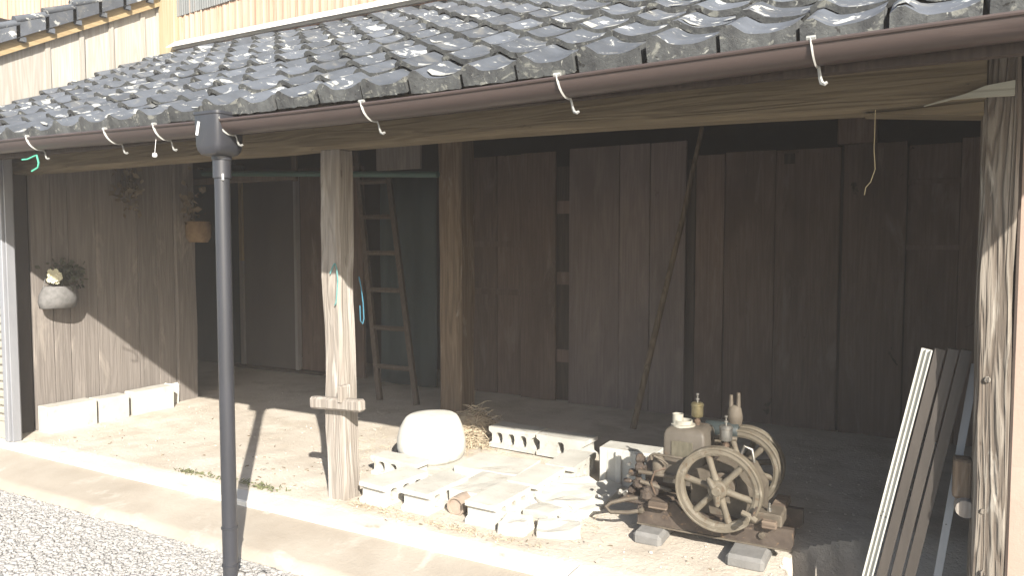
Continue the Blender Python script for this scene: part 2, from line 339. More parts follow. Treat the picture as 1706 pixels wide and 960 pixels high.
# gravel stones
def ico():
    t = (1+5**.5)/2
    v = np.array([(-1,t,0),(1,t,0),(-1,-t,0),(1,-t,0),(0,-1,t),(0,1,t),(0,-1,-t),(0,1,-t),(t,0,-1),(t,0,1),(-t,0,-1),(-t,0,1)], float)
    f = np.array([(0,11,5),(0,5,1),(0,1,7),(0,7,10),(0,10,11),(1,5,9),(5,11,4),(11,10,2),(10,7,6),(7,1,8),(3,9,4),(3,4,2),(3,2,6),(3,6,8),(3,8,9),(4,9,5),(2,4,11),(6,2,10),(8,6,7),(9,8,1)])
    return v/np.linalg.norm(v[0]), f
rng = np.random.default_rng(3)
def stones(name, m, xs, ys, zs, size, flat=.55):
    v, f = ico(); n = len(xs)
    V = np.repeat(v[None], n, 0) * (1 + rng.uniform(-.28, .28, (n, 12, 1)))
    V *= rng.uniform(.65, 1.35, (n, 1, 3)) * size[:, None, None]
    a = rng.uniform(0, 2*np.pi, n); b = rng.uniform(-.6, .6, n); ca, sa = np.cos(a), np.sin(a); cb, sb = np.cos(b), np.sin(b)
    V[:, :, 2] *= flat
    x = V[:, :, 0].copy(); z = V[:, :, 2].copy()
    V[:, :, 0] = x*cb[:, None] + z*sb[:, None]; V[:, :, 2] = -x*sb[:, None] + z*cb[:, None]
    x = V[:, :, 0].copy(); y = V[:, :, 1].copy()
    V[:, :, 0] = x*ca[:, None] - y*sa[:, None]; V[:, :, 1] = x*sa[:, None] + y*ca[:, None]
    V += np.stack([xs, ys, zs], 1)[:, None, :]
    Fc = (f[None] + (np.arange(n)*12)[:, None, None]).reshape(-1)
    me = bpy.data.meshes.new(name); me.vertices.add(n*12); me.vertices.foreach_set('co', V.reshape(-1))
    me.loops.add(len(Fc)); me.loops.foreach_set('vertex_index', Fc.astype(np.int32))
    me.polygons.add(n*20); me.polygons.foreach_set('loop_start', np.arange(0, n*60, 3, dtype=np.int32))
    me.update(calc_edges=True); me.validate(); me.materials.append(m)
    o = link(name, me, (0, 0, 0)); return tag(o, kind='stuff')
n1 = 44000
gx = rng.uniform(-6.6, -1.6, n1); gy = 2.67 - 1.25*rng.uniform(0, 1, n1)**1.3; gs = rng.gamma(6, .0010, n1)+.0028
n2 = 14000
gx = np.concatenate([gx, rng.uniform(-8, 2.5, n2)]); gy = np.concatenate([gy, rng.uniform(-.5, 2.66, n2)]); gs = np.concatenate([gs, rng.gamma(6, .0017, n2)+.004])
tag(stones('gravel_stones', M['stone'], gx, gy, -.043 + gs*.12, gs), 'loose pale grey gravel covering the yard in front of the kerb', 'gravel')
n3 = 1500
dx = rng.uniform(-6.0, .3, n3); dy = 3.2 + 2.4*rng.uniform(0, 1, n3)**1.5; dz = np.array([gnd(a, b) for a, b in zip(dx, dy)]); ds = rng.gamma(2, .0013, n3)+.0015
tag(stones('dirt_crumbs', M['dirt'], dx, dy, dz+ds*.2, ds), 'small crumbs of earth scattered over the dirt floor', 'earth crumbs')

# ------------------------------------------------------------------ the shed
shed = thing('farm_shed', 'open fronted old timber shed with grey tiled lean-to roof and brown gutter', 'shed', (-3, 3.4, FZ))
RS = .51; RA = math.atan(RS); CA, SA = math.cos(RA), math.sin(RA)
Y0, DZ0 = 2.50, 2.222
def deck(y): return DZ0 + RS*(y - Y0)
YW = 4.86
XL, XR = -6.62, .84
def slab_yz(x0, x1, ya, yb, th, up=0.0):
    return MB().poly_prism([(ya, deck(ya)+up), (yb, deck(yb)+up), (yb, deck(yb)+up-th), (ya, deck(ya)+up-th)], 0, x0, x1)
roof = slab_yz(XL, XR, 2.53, YW, .03).build('roof', M['rafter'], shed)
xr = XL + .1
while xr < XR:
    slab_yz(xr, xr+.055, 2.56, YW, .075, -.0305).build('rafter', M['rafter'], roof); xr += .46
B(XL, XR, 2.52, 2.56, DZ0-.09, DZ0-.032).build('eave_fascia', M['darkwood'], roof)

# --- pantiles
def tile_h(u):
    h = .038*math.exp(-((u-.13)/.16)**2)
    h += .024*max(0, (u-.62)/.40)**2
    return h
TP = .247; ROW = .235; TLEN = ROW/CA
def tile_mesh(eave, seed):
    rnd = random.Random(seed); nu = 12; ns = 3; th = .025
    bm = bmesh.new(); x0, x1 = -.03, (TP - .046 if eave else TP + .004)
    jt = rnd.uniform(-.004, .004); js = rnd.uniform(-.006, .006); tw = rnd.uniform(-.012, .012)
    def P(u, s, n):
        x = x0 + (x1-x0)*u
        n += tw*(u-.5); s += js
        return Vector((x, s*CA - n*SA, s*SA + n*CA))
    L = TLEN + .055
    top = []; 
    chips = [rnd.uniform(-.0035, .003) for _ in range(nu+1)]
    for i in range(nu+1):
        u = i/nu; row = []
        for k in range(ns+1):
            f = k/ns; n = .044 - .030*f + tile_h(u)*(1 - .15*f) + jt
            row.append(bm.verts.new(P(u, L*f + (chips[i] if k == 0 else 0), n)))
        top.append(row)
    for i in range(nu):
        for k in range(ns): bm.faces.new((top[i][k], top[i+1][k], top[i+1][k+1], top[i][k+1]))
    bot = []
    for i in range(nu+1):
        u = i/nu
        if eave:
            p = top[i][0].co; ua = max(0, min(1, u))
            bot.append(bm.verts.new(Vector((p.x, -.006 + .004*chips[i]*100*.3, -.004 + rnd.uniform(-.003, .003)))))
        else:
            bot.append(bm.verts.new(P(u, chips[i], .044 - th + tile_h(u) + jt)))
    back = [bm.verts.new(P(i/nu, L*.6, .030 - th + tile_h(i/nu))) for i in range(nu+1)]
    ff = []
    for i in range(nu):
        ff.append(bm.faces.new((bot[i], bot[i+1], top[i+1][0], top[i][0])))
        bm.faces.new((back[i], back[i+1], bot[i+1], bot[i]))
    ff.append(bm.faces.new((top[0][0], top[0][1], back[0], bot[0]))); ff.append(bm.faces.new((bot[-1], back[-1], top[-1][1], top[-1][0])))
    bmesh.ops.recalc_face_normals(bm, faces=bm.faces[:])
    for f in bm.faces: f.smooth = True
    for f in ff: f.material_index = 1; f.smooth = False
    me = bpy.data.meshes.new('eave_tile' if eave else 'tile'); bm.to_mesh(me); bm.free()
    try: me.set_sharp_from_angle(angle=R(50))
    except Exception: pass
    me.materials.append(M['tile']); me.materials.append(M['tileface']); return me
T_E = [tile_mesh(True, i) for i in range(5)]; T_N = [tile_mesh(False, 20+i) for i in range(7)]
CREST0 = -.334                                      # a crest on the eave, measured along the facade
rest = []
for r in range(11):
    y = Y0 + ROW*r
    if y > YW - .02: break
    k0 = math.floor((XL - CREST0)/TP) + 1
    for k in range(k0, 9):
        x = CREST0 + TP*k + random.uniform(-.005, .005)
        if x < XL + .01 or x > XR - .22: continue
        me = random.choice(T_E if r == 0 else T_N)
        loc = Vector((x, y + random.uniform(-.006, .006), deck(y) + random.uniform(-.003, .003)))
        if x > .42: rest.append((me, loc)); continue
        link('eave_tile' if r == 0 else 'tile', me, loc, roof).rotation_euler = (R(random.uniform(-.8, .8)), R(random.uniform(-.8, .8)), R(random.uniform(-1.3, 1.3)))
bm = bmesh.new()
for me, loc in rest:
    n0 = len(bm.verts); bm.from_mesh(me); bm.verts.ensure_lookup_table()
    for v in bm.verts[n0:]: v.co += loc
me = bpy.data.meshes.new('outer_tiles'); bm.to_mesh(me); bm.free(); me.materials.append(M['tile']); me.materials.append(M['tileface'])
tag(link('outer_tiles', me, W[roof], roof), kind='stuff'); 
for v in me.vertices: v.co -= W[roof]
# crusts of lichen on the tiles: thin raised flakes
def flakes(n, seed):
    rr = random.Random(seed); bm = bmesh.new()
    for _ in range(n):
        k = rr.randint(-25, 2); r = rr.randint(0, 9); u = rr.uniform(.02, .95); f = rr.choice([rr.uniform(.0, .25), rr.uniform(0, .9)])
        if r == 0 and f < .1: f = .2
        cx, cy = u, f; sz = rr.uniform(.012, .045)*(1 if rr.random() < .8 else 1.5); m_ = rr.randint(6, 9); ring = []; el = rr.uniform(.4, 1.2)
        def S(x, f_):
            uu = max(0.0, min(1.0, x)); n_ = .044 - .030*f_ + tile_h(uu)*(1-.15*f_) + .0035
            s_ = (TLEN+.055)*f_; y = Y0 + ROW*r
            return Vector((CREST0 + TP*k - .03 + (TP+.034)*uu, y + s_*CA - n_*SA, deck(y) + s_*SA + n_*CA))
        c = bm.verts.new(S(cx, cy) + Vector((0, -.001, .003)))
        for j in range(m_):
            a = 2*math.pi*j/m_; q = sz*rr.uniform(.45, 1.15)
            ring.append(bm.verts.new(S(cx + math.cos(a)*q/.28, min(.8, max(.012, cy + el*math.sin(a)*q/.32)))))
        for j in range(m_):
            bm.faces.new((c, ring[j], ring[(j+1) % m_]))
    o_ = MB(); o_.bm.free(); o_.bm = bm; return o_
tag(flakes(330, 5).build('lichen_crust', M['lichen'], roof), kind='stuff')

# --- gutter, brackets, downpipe
GY, GZ, GR = 2.49, 2.195, .058
gm = MB(); pro = []
for i in range(13):
    a = math.pi + math.pi*i/12
    pro.append((GY + GR*math.cos(a), GZ + GR*math.sin(a)))
inner = [(GY + (GR-.004)*math.cos(math.pi + math.pi*i/12), GZ + (GR-.004)*math.sin(math.pi + math.pi*i/12)) for i in range(12, -1, -1)]
def gsag(x): return .016*math.cos((x+2.2)*1.1)*-1 + .012*((x+3)/4)**2
def gutter_z(x): return GZ + gsag(x)
nx = 30
V = []
for q in range(nx+1):
    x = -8.2 + 8.95*q/nx
    V.append([gm.bm.verts.new((x, p[0], p[1] + gsag(x))) for p in pro + inner])
npp = len(pro+inner)
for q in range(nx):
    for j in range(npp): gm.bm.faces.new((V[q][j], V[q][(j+1) % npp], V[q+1][(j+1) % npp], V[q+1][j]))
gutter = gm.build('gutter', M['gutter'], shed, smooth=True, ang=60)
MB().tube([(-8.2 + 8.95*q/nx, GY - GR - .001, gutter_z(-8.2+8.95*q/nx) + .003) for q in range(nx+1)], .0075, 8).build('gutter_rim', M['gutter'], gutter, smooth=True)
def bracket(xb, lean):
    m = MB()
    pts = []
    for i in range(9):                                   # strap around the front of the bowl
        a = math.pi - .15 + (math.pi*.62)*i/8
        pts.append((xb + lean*.03*i/8, GY + (GR+.004)*math.cos(a), gutter_z(xb) + .006 + (GR+.005)*math.sin(a)))
    m.tube(pts, .008, 6, squash=.35)
    m.tube([(xb-.012, GY-GR-.002, gutter_z(xb)+.014), (xb+.014, GY-GR-.002, gutter_z(xb)+.014)], .008, 6)
    p = pts[-1]
    tail = [(p[0], p[1], p[2]), (p[0]+lean*.006, p[1]+.005, p[2]-.017), (p[0]+lean*.012, p[1]+.006, p[2]-.036), (p[0]+lean*.022, p[1]+.005, p[2]-.050), (p[0]+lean*.034+.004, p[1]+.004, p[2]-.055), (p[0]+lean*.040+.009, p[1]+.004, p[2]-.050)]
    m.tube(tail, [.006, .006, .007, .008, .007, .005], 6, squash=.6)
    return m.build('gutter_bracket', M['galv'], gutter, smooth=True)
for xb, ln in ((-4.50, .9), (-3.78, .9), (-3.38, .8), (-2.915, .9), (-2.055, .7), (-1.165, .6), (-.325, .45)): bracket(xb, ln)
PX, PY = -2.985, 2.505
dp = MB().lathe((PX, PY, 0), 'Z', [(.036, -.06), (.036, .02), (.0365, 1.97)], 20).build('downpipe', M['pipe'], shed, smooth=True)
for z in (.022, .21):
    MB().lathe((PX, PY, z), 'Z', [(.036, -.006), (.0405, -.004), (.0405, .004), (.036, .006)], 20).build('pipe_ring', M['pipe'], dp, smooth=True)
MB().lathe((PX, PY, 1.955), 'Z', [(.0365, -.03), (.043, -.028), (.043, .055), (.047, .058), (.047, .075), (.04, .08)], 20).build('pipe_collar', M['pipe'], dp, smooth=True)
# rain hopper: a rounded box that narrows to the pipe
hm = MB(); prof = [(.044, .050, 2.030), (.062, .066, 2.036), (.076, .076, 2.052), (.083, .081, 2.075), (.088, .084, 2.215), (.092, .088, 2.22), (.092, .088, 2.232)]
rings = []
for hx, hy, z in prof:
    rg = []
    for j in range(24):
        a = 2*math.pi*j/24; e = .32
        rg.append(hm.bm.verts.new((PX + .0 + hx*math.copysign(abs(math.cos(a))**e, math.cos(a)), PY - .012 + hy*math.copysign(abs(math.sin(a))**e, math.sin(a)), z)))
    rings.append(rg)
for q in range(len(rings)-1):
    for j in range(24): hm.bm.faces.new((rings[q][j], rings[q][(j+1) % 24], rings[q+1][(j+1) % 24], rings[q+1][j]))
hm.bm.faces.new(list(reversed(rings[0])))
hop = hm.build('rain_hopper', M['pipe'], shed, smooth=True, ang=35)
B(-.008, .008, -.001, .001, -.032, .032, mtx=Matrix.Translation((PX-.045, PY-.012-.0845, 2.155)) @ Euler((0, R(14), 0)).to_matrix().to_4x4()).build('white_tick', M['white'], hop)  # small tilted white slip on the hopper front
B(PX+.034, PX+.038, PY-.03, PY-.022, 1.915, 1.945).build('pipe_tab', M['white'], dp)

# --- front beam (hewn, wavering), purlin, tenon
def lerp_tab(tab, x):
    for (a, b), (c, d) in zip(tab, tab[1:]):
        if x <= c: return b + (d-b)*max(0, min(1, (x-a)/(c-a)))
    return tab[-1][1]
bt = [(-6.6, 2.165), (-4.3, 2.162), (-3.1, 2.157), (-1.8, 2.160), (-1.06, 2.147), (-.2, 2.126), (.17, 2.135)]
bmx = MB(); VV = []; nb = 46
for q in range(nb+1):
    x = -6.58 + (6.75)*q/nb; zb = lerp_tab(bt, x); wob = .008*noise.noise(Vector((x*2.1, 0, 4)))
    sec = [(3.285+wob, zb+.02), (3.305, zb), (3.44, zb+.003), (3.462, zb+.02), (3.462, 2.40), (3.44, 2.42), (3.30, 2.42), (3.28+wob, 2.40), (3.276+wob, zb+.14), (3.279+wob, zb+.07)]
    VV.append([bmx.bm.verts.new((x, p[0], p[1] + .004*noise.noise(Vector((x*3, p[0]*9, p[1]*9))))) for p in sec])
for q in range(nb):
    for j in range(10): bmx.bm.faces.new((VV[q][j], VV[q][(j+1) % 10], VV[q+1][(j+1) % 10], VV[q+1][j]))
bmx.bm.faces.new(VV[0]); bmx.bm.faces.new(list(reversed(VV[-1])))
beam = bmx.build('front_beam', M['beam'], shed, smooth=True, ang=35)
MB().poly_prism([(-.24, 2.122), (.165, 2.082), (.165, 2.133), (-.1, 2.124)], 1, 3.29, 3.43).build('beam_wedge', M['beam'], beam)
MB().poly_prism([(-.03, 2.128), (.062, 2.146), (.15, 2.145), (.256, 2.142), (.256, 2.195), (.166, 2.184), (.10, 2.159), (.02, 2.142)], 1, 3.255, 3.279).build('tenon', M['tenon'], beam)
B(-6.6, .16, 3.20, 3.25, 2.50, 2.57, .005).build('upper_rail', M['beam'], shed)
B(-.75, .16, 3.05, 3.17, 2.36, 2.46, .006).build('rail_stub', M['beam'], shed)

# --- posts
def post(name, x0, x1, y0, y1, z0, z1, m, amp, sd, lean=0.0, bev=.018, cuts=14, label=None):
    mb = B(x0, x1, y0, y1, z0, z1, bev)
    for k in range(1, cuts):
        bmesh.ops.bisect_plane(mb.bm, geom=mb.bm.verts[:]+mb.bm.edges[:]+mb.bm.faces[:], plane_co=(0, 0, z0+(z1-z0)*k/cuts), plane_no=(0, 0, 1))
    for k in (.33, .67):
        bmesh.ops.bisect_plane(mb.bm, geom=mb.bm.verts[:]+mb.bm.edges[:]+mb.bm.faces[:], plane_co=(x0+(x1-x0)*k, 0, 0), plane_no=(1, 0, 0))
        bmesh.ops.bisect_plane(mb.bm, geom=mb.bm.verts[:]+mb.bm.edges[:]+mb.bm.faces[:], plane_co=(0, y0+(y1-y0)*k, 0), plane_no=(0, 1, 0))
    mb.rough(amp, 2.6, sd, (1.6, 1.6, 1)).rough(amp*.4, 11, sd)
    for v in mb.bm.verts: v.co.x += lean*(v.co.z-z0)
    return mb.build(name, m, shed, smooth=True, ang=38)
p1 = post('post', -3.085, -2.945, 3.30, 3.445, FZ-.02, 2.17, M['post'], .014, 3.1, -.016, .016)
tag(p1, label='weathered grey post, sunlit below, with a short wooden bar through it')
barm = plank(-3.155, -2.775, 3.232, 3.292, .655, .725, .004, 5, 2, .012)
barm.xf(Matrix.Translation((-2.95, 3.3, .69)) @ Euler((0, R(-2.5), R(2))).to_matrix().to_4x4() @ Matrix.Translation((2.95, -3.3, -.69)))
barm.build('cross_bar', M['post'], p1)
plank(-2.935, -2.90, 3.225, 3.31, .70, .80, .003, 8, 1, .008).build('wedge', M['post'], p1)
p2 = post('post', -3.70, -3.47, 5.36, 5.60, FZ-.02, 2.86, M['post2'], .014, 9.3, 0, .02)
tag(p2, label='thick brown inner post with straw at its foot')
p3 = post('post', .174, .286, 3.29, 3.43, FZ-.5, 2.58, M['postgrain'], .010, 6.2, -.004, .012, 22)
tag(p3, label='strongly grained corner post at the right end')
B(.286, .295, 3.34, 3.43, FZ, 2.5).build('post_fillet', M['darkwood'], p3)
for z, dxx in ((1.10, 0), (.60, .0), (.36, .004)):
    MB().lathe((.205+dxx, 3.292, z), 'Y', [(.0, -.012), (.010, -.009), (.013, 0), (.013, .01)], 10).build('peg', M['postgrain'], p3, smooth=True)
plank(.108, .174, 3.37, 3.46, .61, .765, .004, 3, 1, .008).build('bracket_block', M['post2'], p3)
MB().lathe((.152, 3.37, .58), 'Y', [(0, -.03), (.034, -.028), (.038, 0), (.036, .06), (0, .062)], 12).build('bracket_knob', M['post'], p3, smooth=True)

# --- walls inside the shed
lw = B(-6.40, -6.325, 3.42, 4.93, FZ-.05, 2.5).build('left_wall', M['darkwood'], shed)
ys = [3.40, 3.565, 3.70, 3.935, 4.10, 4.33, 4.52, 4.70]
for a, b in zip(ys, ys[1:]):
    t = random.uniform(-.004, .004)
    plank(-6.325, -6.298+t, a+.002, b-.002, FZ-.02, deck(a)-.13, .002, None, 2, .003).build('board', M['lboard'], lw)
plank(-6.325, -6.27, 4.703, 4.93, FZ-.02, 2.8, .010, 4, 10, .012).build('end_post', M['lboard'], lw)
mb = B(-6.30, -6.25, 4.54, 4.70, FZ-.02, .30, .02).cut(3).rough(.03, 9, 2); mb.build('broken_plaster', M['concrete'], lw)
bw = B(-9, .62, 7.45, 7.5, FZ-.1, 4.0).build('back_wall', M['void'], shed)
B(-4.48, .62, 6.56, 6.6, FZ-.05, 2.36).build('panel_backing', M['darkwood'], bw)
def bboard(x0, x1, z1, y=6.5, th=.03, z0=FZ-.01, m='board'):
    return plank(x0+.003, x1-.003, y + random.uniform(-.006, .006), y+th, z0, z1, .004, None, 3, .004).build('board', M[m], bw)
for a, b in zip((-2.976, -2.47, -2.18, -1.855), (-2.47, -2.18, -1.855)): bboard(a, b, 2.515, 6.47, m='paleboard')
for a, b, z in ((-1.78, -1.53, 2.385), (-1.53, -1.115, 2.395), (-1.115, -.62, 2.385), (-.605, -.155, 2.40)): bboard(a, b, z)
B(-1.855, -1.785, 6.512, 6.55, FZ, 2.35).build('dark_strip', M['darkwood'], bw)
B(-1.05, -.97, 6.485, 6.497, 2.27, 2.36).build('patch', M['darkwood'], bw)
B(-1.10, -.94, 6.478, 6.498, 2.355, 2.375).build('patch', M['board'], bw)
B(-.655, -.37, 6.50, 6.60, 2.405, 2.85, .01).build('stub_post', M['board'], bw)
for a, b, z in ((-.15, .20, 2.37),): bboard(a, b, z, 6.54)
for z in (2.10, 1.60): B(-.15, .20, 6.525, 6.56, z-.03, z+.01, .003).build('rail', M['board'], bw)
B(.20, .33, 6.5, 6.56, FZ, 2.4, .005).build('stile', M['board'], bw)
# left of the door panel: board, slotted gap, dark panel
bboard(-3.50, -3.12, 2.5, 6.49)
for z in (1.98, 1.30, .55): B(-3.12, -2.98, 6.52, 6.545, z-.07, z+.05).build('cross_piece', M['board'], bw)
for a, b in ((-4.10, -3.80), (-3.80, -3.50)): bboard(a, b, 2.5, 6.545)
for z in (1.62, 1.14): B(-4.10, -3.50, 6.515, 6.545, z-.03, z+.03).build('rail', M['board'], bw)
# sliding doors at the back of the left bay
dr = B(-7.40, -6.535, 6.52, 6.55, FZ+.02, 2.42).build('sliding_door', M['door'], shed)
B(-7.455, -7.40, 6.49, 6.55, 1.42, 2.42).build('door_jamb', M['jamb_tan'], dr)
B(-7.46, -7.40, 6.49, 6.55, FZ, 1.42).build('door_jamb', M['jamb_grey'], dr)
B(-6.535, -6.49, 6.49, 6.55, FZ, 2.42).build('door_jamb', M['jamb_grey'], dr)
B(-7.6, -6.1, 6.48, 6.56, 2.42, 2.5).build('lintel', M['darkwood'], dr)
B(-7.6, -6.1, 6.44, 6.58, FZ-.03, FZ+.03).build('door_sill', M['darkwood'], dr)
B(-6.49, -5.55, 6.56, 6.6, FZ, 2.5).build('door_leaf', M['board'], dr)
B(-8.6, -7.46, 6.56, 6.6, FZ, 2.6).build('side_panel', M['teal'], dr)
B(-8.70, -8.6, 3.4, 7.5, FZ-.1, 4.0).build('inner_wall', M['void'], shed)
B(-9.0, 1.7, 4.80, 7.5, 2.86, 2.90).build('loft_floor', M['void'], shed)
# right end wall (plaster outside, dark boards inside)
B(.40, .55, 3.52, 7.45, FZ-.6, 3.4).build('right_wall', M['darkwood'], shed)
MB().grid(lambda u, v: Vector((.296 + 2.2*u, 3.40 + .004*noise.noise(Vector((u*20, v*20, 0))), -.35 + 2.95*v)), 20, 24).build('plaster_face', M['plaster'], shed)
B(.296, 2.5, 3.41, 3.5, -.35, 2.6).build('plaster_wall', M['plaster'], shed)

# ------------------------------------------------------------------ main house behind, above the lean-to
house = thing('main_house', 'house behind with zinc over rusty corrugated siding above the tiled lean-to', 'house', (-3, 6, 0))
uw = B(-12, 6, YW+.03, 7.4, 2.95, 7.0).build('upper_wall', M['void'], house)
def corr(x0, x1, z0, z1, y, pitch, amp, tilt0=0.0, tilt1=0.0):
    n = int((x1-x0)/pitch*6); mb = MB()
    def f(u, v):
        x = x0 + (x1-x0)*u; zb = z0 + tilt0*u
        return Vector((x, y - amp*math.cos(2*math.pi*(x-x0)/pitch) - v*.004, z1 + (zb-z1)*v))
    return mb.grid(f, n, 2)
xs = -6.36
SPLIT = lambda x: 3.80 + .055*(x+6.36)
while xs < 3:
    corr(xs, xs+.70, SPLIT(xs), 6.5, YW+.0, .032, .006, .036).build('zinc_sheet', M['zinc'], uw, smooth=True, ang=80)
    o = MB(); nn = 70
    def f(u, v, xs=xs):
        x = xs + .84*u; ph = (x/.085) % 1.0; rib = .010*math.exp(-((ph-.5)/.12)**2)
        return Vector((x, YW + .016 - rib - .002*math.cos(x*190), SPLIT(xs)+.12 + (3.40-SPLIT(xs)-.12)*v))
    o.grid(f, nn, 1).build('rusty_sheet', M['rust'], uw, smooth=True, ang=80)
    xs += .70
xs = -12
while xs < -6.7:
    corr(xs, xs+.70, 3.3, 6.5, YW+.01, .076, .008).build('rusty_sheet', M['rust'], uw, smooth=True, ang=80); xs += .66
B(-6.585, -6.36, YW-.045, YW+.03, 2.95, 6.4, .004).build('corner_trim', M['yellowz'], house)
MB().poly_prism([(-6.37, 3.475), (1.7, 3.475), (1.7, 3.53), (-6.37, 3.53)], 1, YW-.06, YW-.03).build('flashing', M['flash'], house)
MB().poly_prism([(YW-.03, 3.53), (YW-.03, 3.56), (YW-.13, 3.485), (YW-.13, 3.478)], 0, -6.37, 1.7).build('flashing_lip', M['flash'], house)

# ------------------------------------------------------------------ neighbouring building on the left
nb_ = thing('neighbour_house', 'building at the left with pale board side wall, tiled roof and cream shutter', 'house', (-7.5, 4, 0))
XN = -6.62
def nz(y): return 3.125 + .545*(y-3.36)                   # underside of its verge board
sw = MB().poly_prism([(3.36, 2.3), (YW, 2.9), (YW, nz(YW)+.05), (3.36, nz(3.36)+.05)], 0, XN-.12, XN-.022).build('side_wall', M['darkwood'], nb_)
ye = [3.10, 3.36, 3.76, 4.06, 4.34, 4.66, YW-.03]
for i, (a, b) in enumerate(zip(ye, ye[1:])):
    if i == 0: continue
    MB().poly_prism([(a+.003, deck(a)-.1), (b-.003, deck(b)-.1), (b-.003, nz(b)+.05), (a+.003, nz(a)+.05)], 0, XN-.022, XN + random.uniform(-.004, .004)).build('board', M['wallply'], sw)
    MB().poly_prism([(b-.022, deck(b-.022)-.1), (b+.022, deck(b+.022)-.1), (b+.022, nz(b+.022)+.05), (b-.022, nz(b-.022)+.05)], 0, XN, XN+.018).build('batten', M['wallply'], sw)
def verge(name, up0, up1, x0, x1, m, ya=2.3, yb=YW):
    return MB().poly_prism([(ya, nz(ya)+up0), (yb, nz(yb)+up0), (yb, nz(yb)+up1), (ya, nz(ya)+up1)], 0, x0, x1)
verge('bargeboard', 0, .125, XN+.02, XN+.06, None).build('bargeboard', M['yellow'], nb_)
verge('soffit', .10, .123, XN-.0, XN+.02, None).build('soffit', M['yellow'], nb_)
nroof = verge('roof', .126, .16, -9.5, XN+.10, None).build('roof', M['darkwood'], nb_)
y = 2.3
while y < YW-.05:
    for c in range(3):
        loc = Vector((XN + .10 - TP - c*TP, y, nz(y)+.165)); link('tile', random.choice(T_N), loc, nroof)
    MB().poly_prism([(y-.01, nz(y)+.10), (y+ROW+.02, nz(y+ROW)+.115), (y+ROW+.02, nz(y+ROW)+.235), (y-.01, nz(y)+.25)], 0, XN+.085, XN+.108).build('verge_tile', M['tile'], nroof)
    MB().tube([(XN+.085, y-.012, nz(y)+.245), (XN+.085, y+ROW+.02, nz(y+ROW)+.228)], [.034, .028], 10).build('verge_roll', M['tile'], nroof, smooth=True)
    B(XN+.06, XN+.10, y+.02, y+.07, nz(y)+.085, nz(y)+.125).build('verge_clip', M['tile'], nroof)
    y += ROW
# front of the neighbour: ribbed shutter in an aluminium frame, brown post
B(-9.5, -6.55, 3.40, 3.5, 0, 2.6).build('front_wall', M['brownpost'], nb_)
sh = B(-7.6, -6.20, 3.155, 3.18, .1, 2.3).build('shutter', M['shutter'], nb_)
sm = None
for i in range(33):
    z = .235 + .064*i
    if sm is None:
        q = MB().poly_prism([(3.155, 0), (3.155, .064), (3.150, .063), (3.148, .052), (3.128, .048), (3.124, .040), (3.124, .008), (3.130, 0)], 0, -7.6, -6.172)
        o = q.build('slat', M['shutter'], sh); sm = o.data; base = W[o] 
        o.location = o.location + Vector((0, 0, z)); W[o] = base + Vector((0, 0, z))
    else: link('slat', sm, base + Vector((0, 0, z)), sh)
B(-7.6, -6.172, 3.128, 3.155, .1, .232, .003).build('bottom_rail', M['shutter'], sh)
B(-6.17, -6.115, 3.09, 3.19, .098, 2.4, .004).build('shutter_frame', M['frame'], nb_)
B(-6.105, -6.09, 3.11, 3.17, .098, 2.4, .002).build('frame_lip', M['frame'], nb_)
bp_ = B(-6.55, -6.305, 3.24, 3.385, FZ-.05, 2.3, .006).build('corner_post', M['brownpost'], nb_)
MB().tube([(-6.42, 3.24, .70), (-6.42, 3.215, .70), (-6.395, 3.20, .705), (-6.36, 3.20, .71), (-6.35, 3.20, .75)], .006, 6).build('hook', M['galv'], bp_, smooth=True)

# ------------------------------------------------------------------ concrete blocks
def hollow_block(l=.39, h=.19, t=.10, cores=3, seed=0, ends=True):
    """block with cores running through along Y; l along X, t along Z, h along Y, centred, base at z=0"""
    bm = bmesh.new(); prof = []
    # outline with end grooves
    g = .028 if ends else 0
    out = [(-l/2, 0), (l/2, 0), (l/2, t*.2)] + ([(l/2-g, t*.32), (l/2-g, t*.68)] if g else []) + [(l/2, t*.8), (l/2, t), (-l/2, t), (-l/2, t*.8)] + ([(-l/2+g, t*.68), (-l/2+g, t*.32)] if g else []) + [(-l/2, t*.2)]
    holes = []
    for c in range(cores):
        cx = (c - (cores-1)/2)*l*.265; rx, rz = l*.078, t*.28
        holes.append([(cx + rx*math.copysign(abs(math.cos(a))**.7, math.cos(a)), t/2 + rz*math.copysign(abs(math.sin(a))**.7, math.sin(a))) for a in [2*math.pi*j/10 for j in range(10)]])
    for y, flip in ((-h/2, False), (h/2, True)):
        edges = []
        for loop in [out] + holes:
            vs_ = [bm.verts.new((p[0], y, p[1])) for p in loop]
            edges += [bm.edges.new((vs_[i], vs_[(i+1) % len(vs_)])) for i in range(len(vs_))]
            prof.append(vs_)
        bmesh.ops.triangle_fill(bm, edges=edges, use_beauty=True)
    k = len(holes)+1
    for i in range(k):
        A, Bq = prof[i], prof[i+k]; n = len(A)
        for j in range(n): bm.faces.new((A[j], A[(j+1) % n], Bq[(j+1) % n], Bq[j]))
    m = MB(); m.bm.free(); m.bm = bm
    return m.rough(.0025, 14, seed*3.3)
def place_block(loc, rz, label, group, tilt=(0, 0), name='concrete_block', m='concrete', **kw):
    mb = hollow_block(seed=random.uniform(0, 30), **kw)
    mb.xf(Matrix.Translation(loc) @ Euler((R(tilt[0]), R(tilt[1]), R(rz))).to_matrix().to_4x4())
    return tag(mb.build(name, M[m]), label, 'concrete block', group)
GB = 'concrete blocks laid on the dirt floor'
z0 = FZ - .005
place_block((-2.755, 3.52, z0), 84, 'hollow concrete block beside the foot of the grey sunlit post, end on', GB, (0, 1), t=.13)
place_block((-2.475, 3.545, z0), 87, 'hollow concrete block left of the clay pipe end, its end towards the kerb', GB, t=.13)
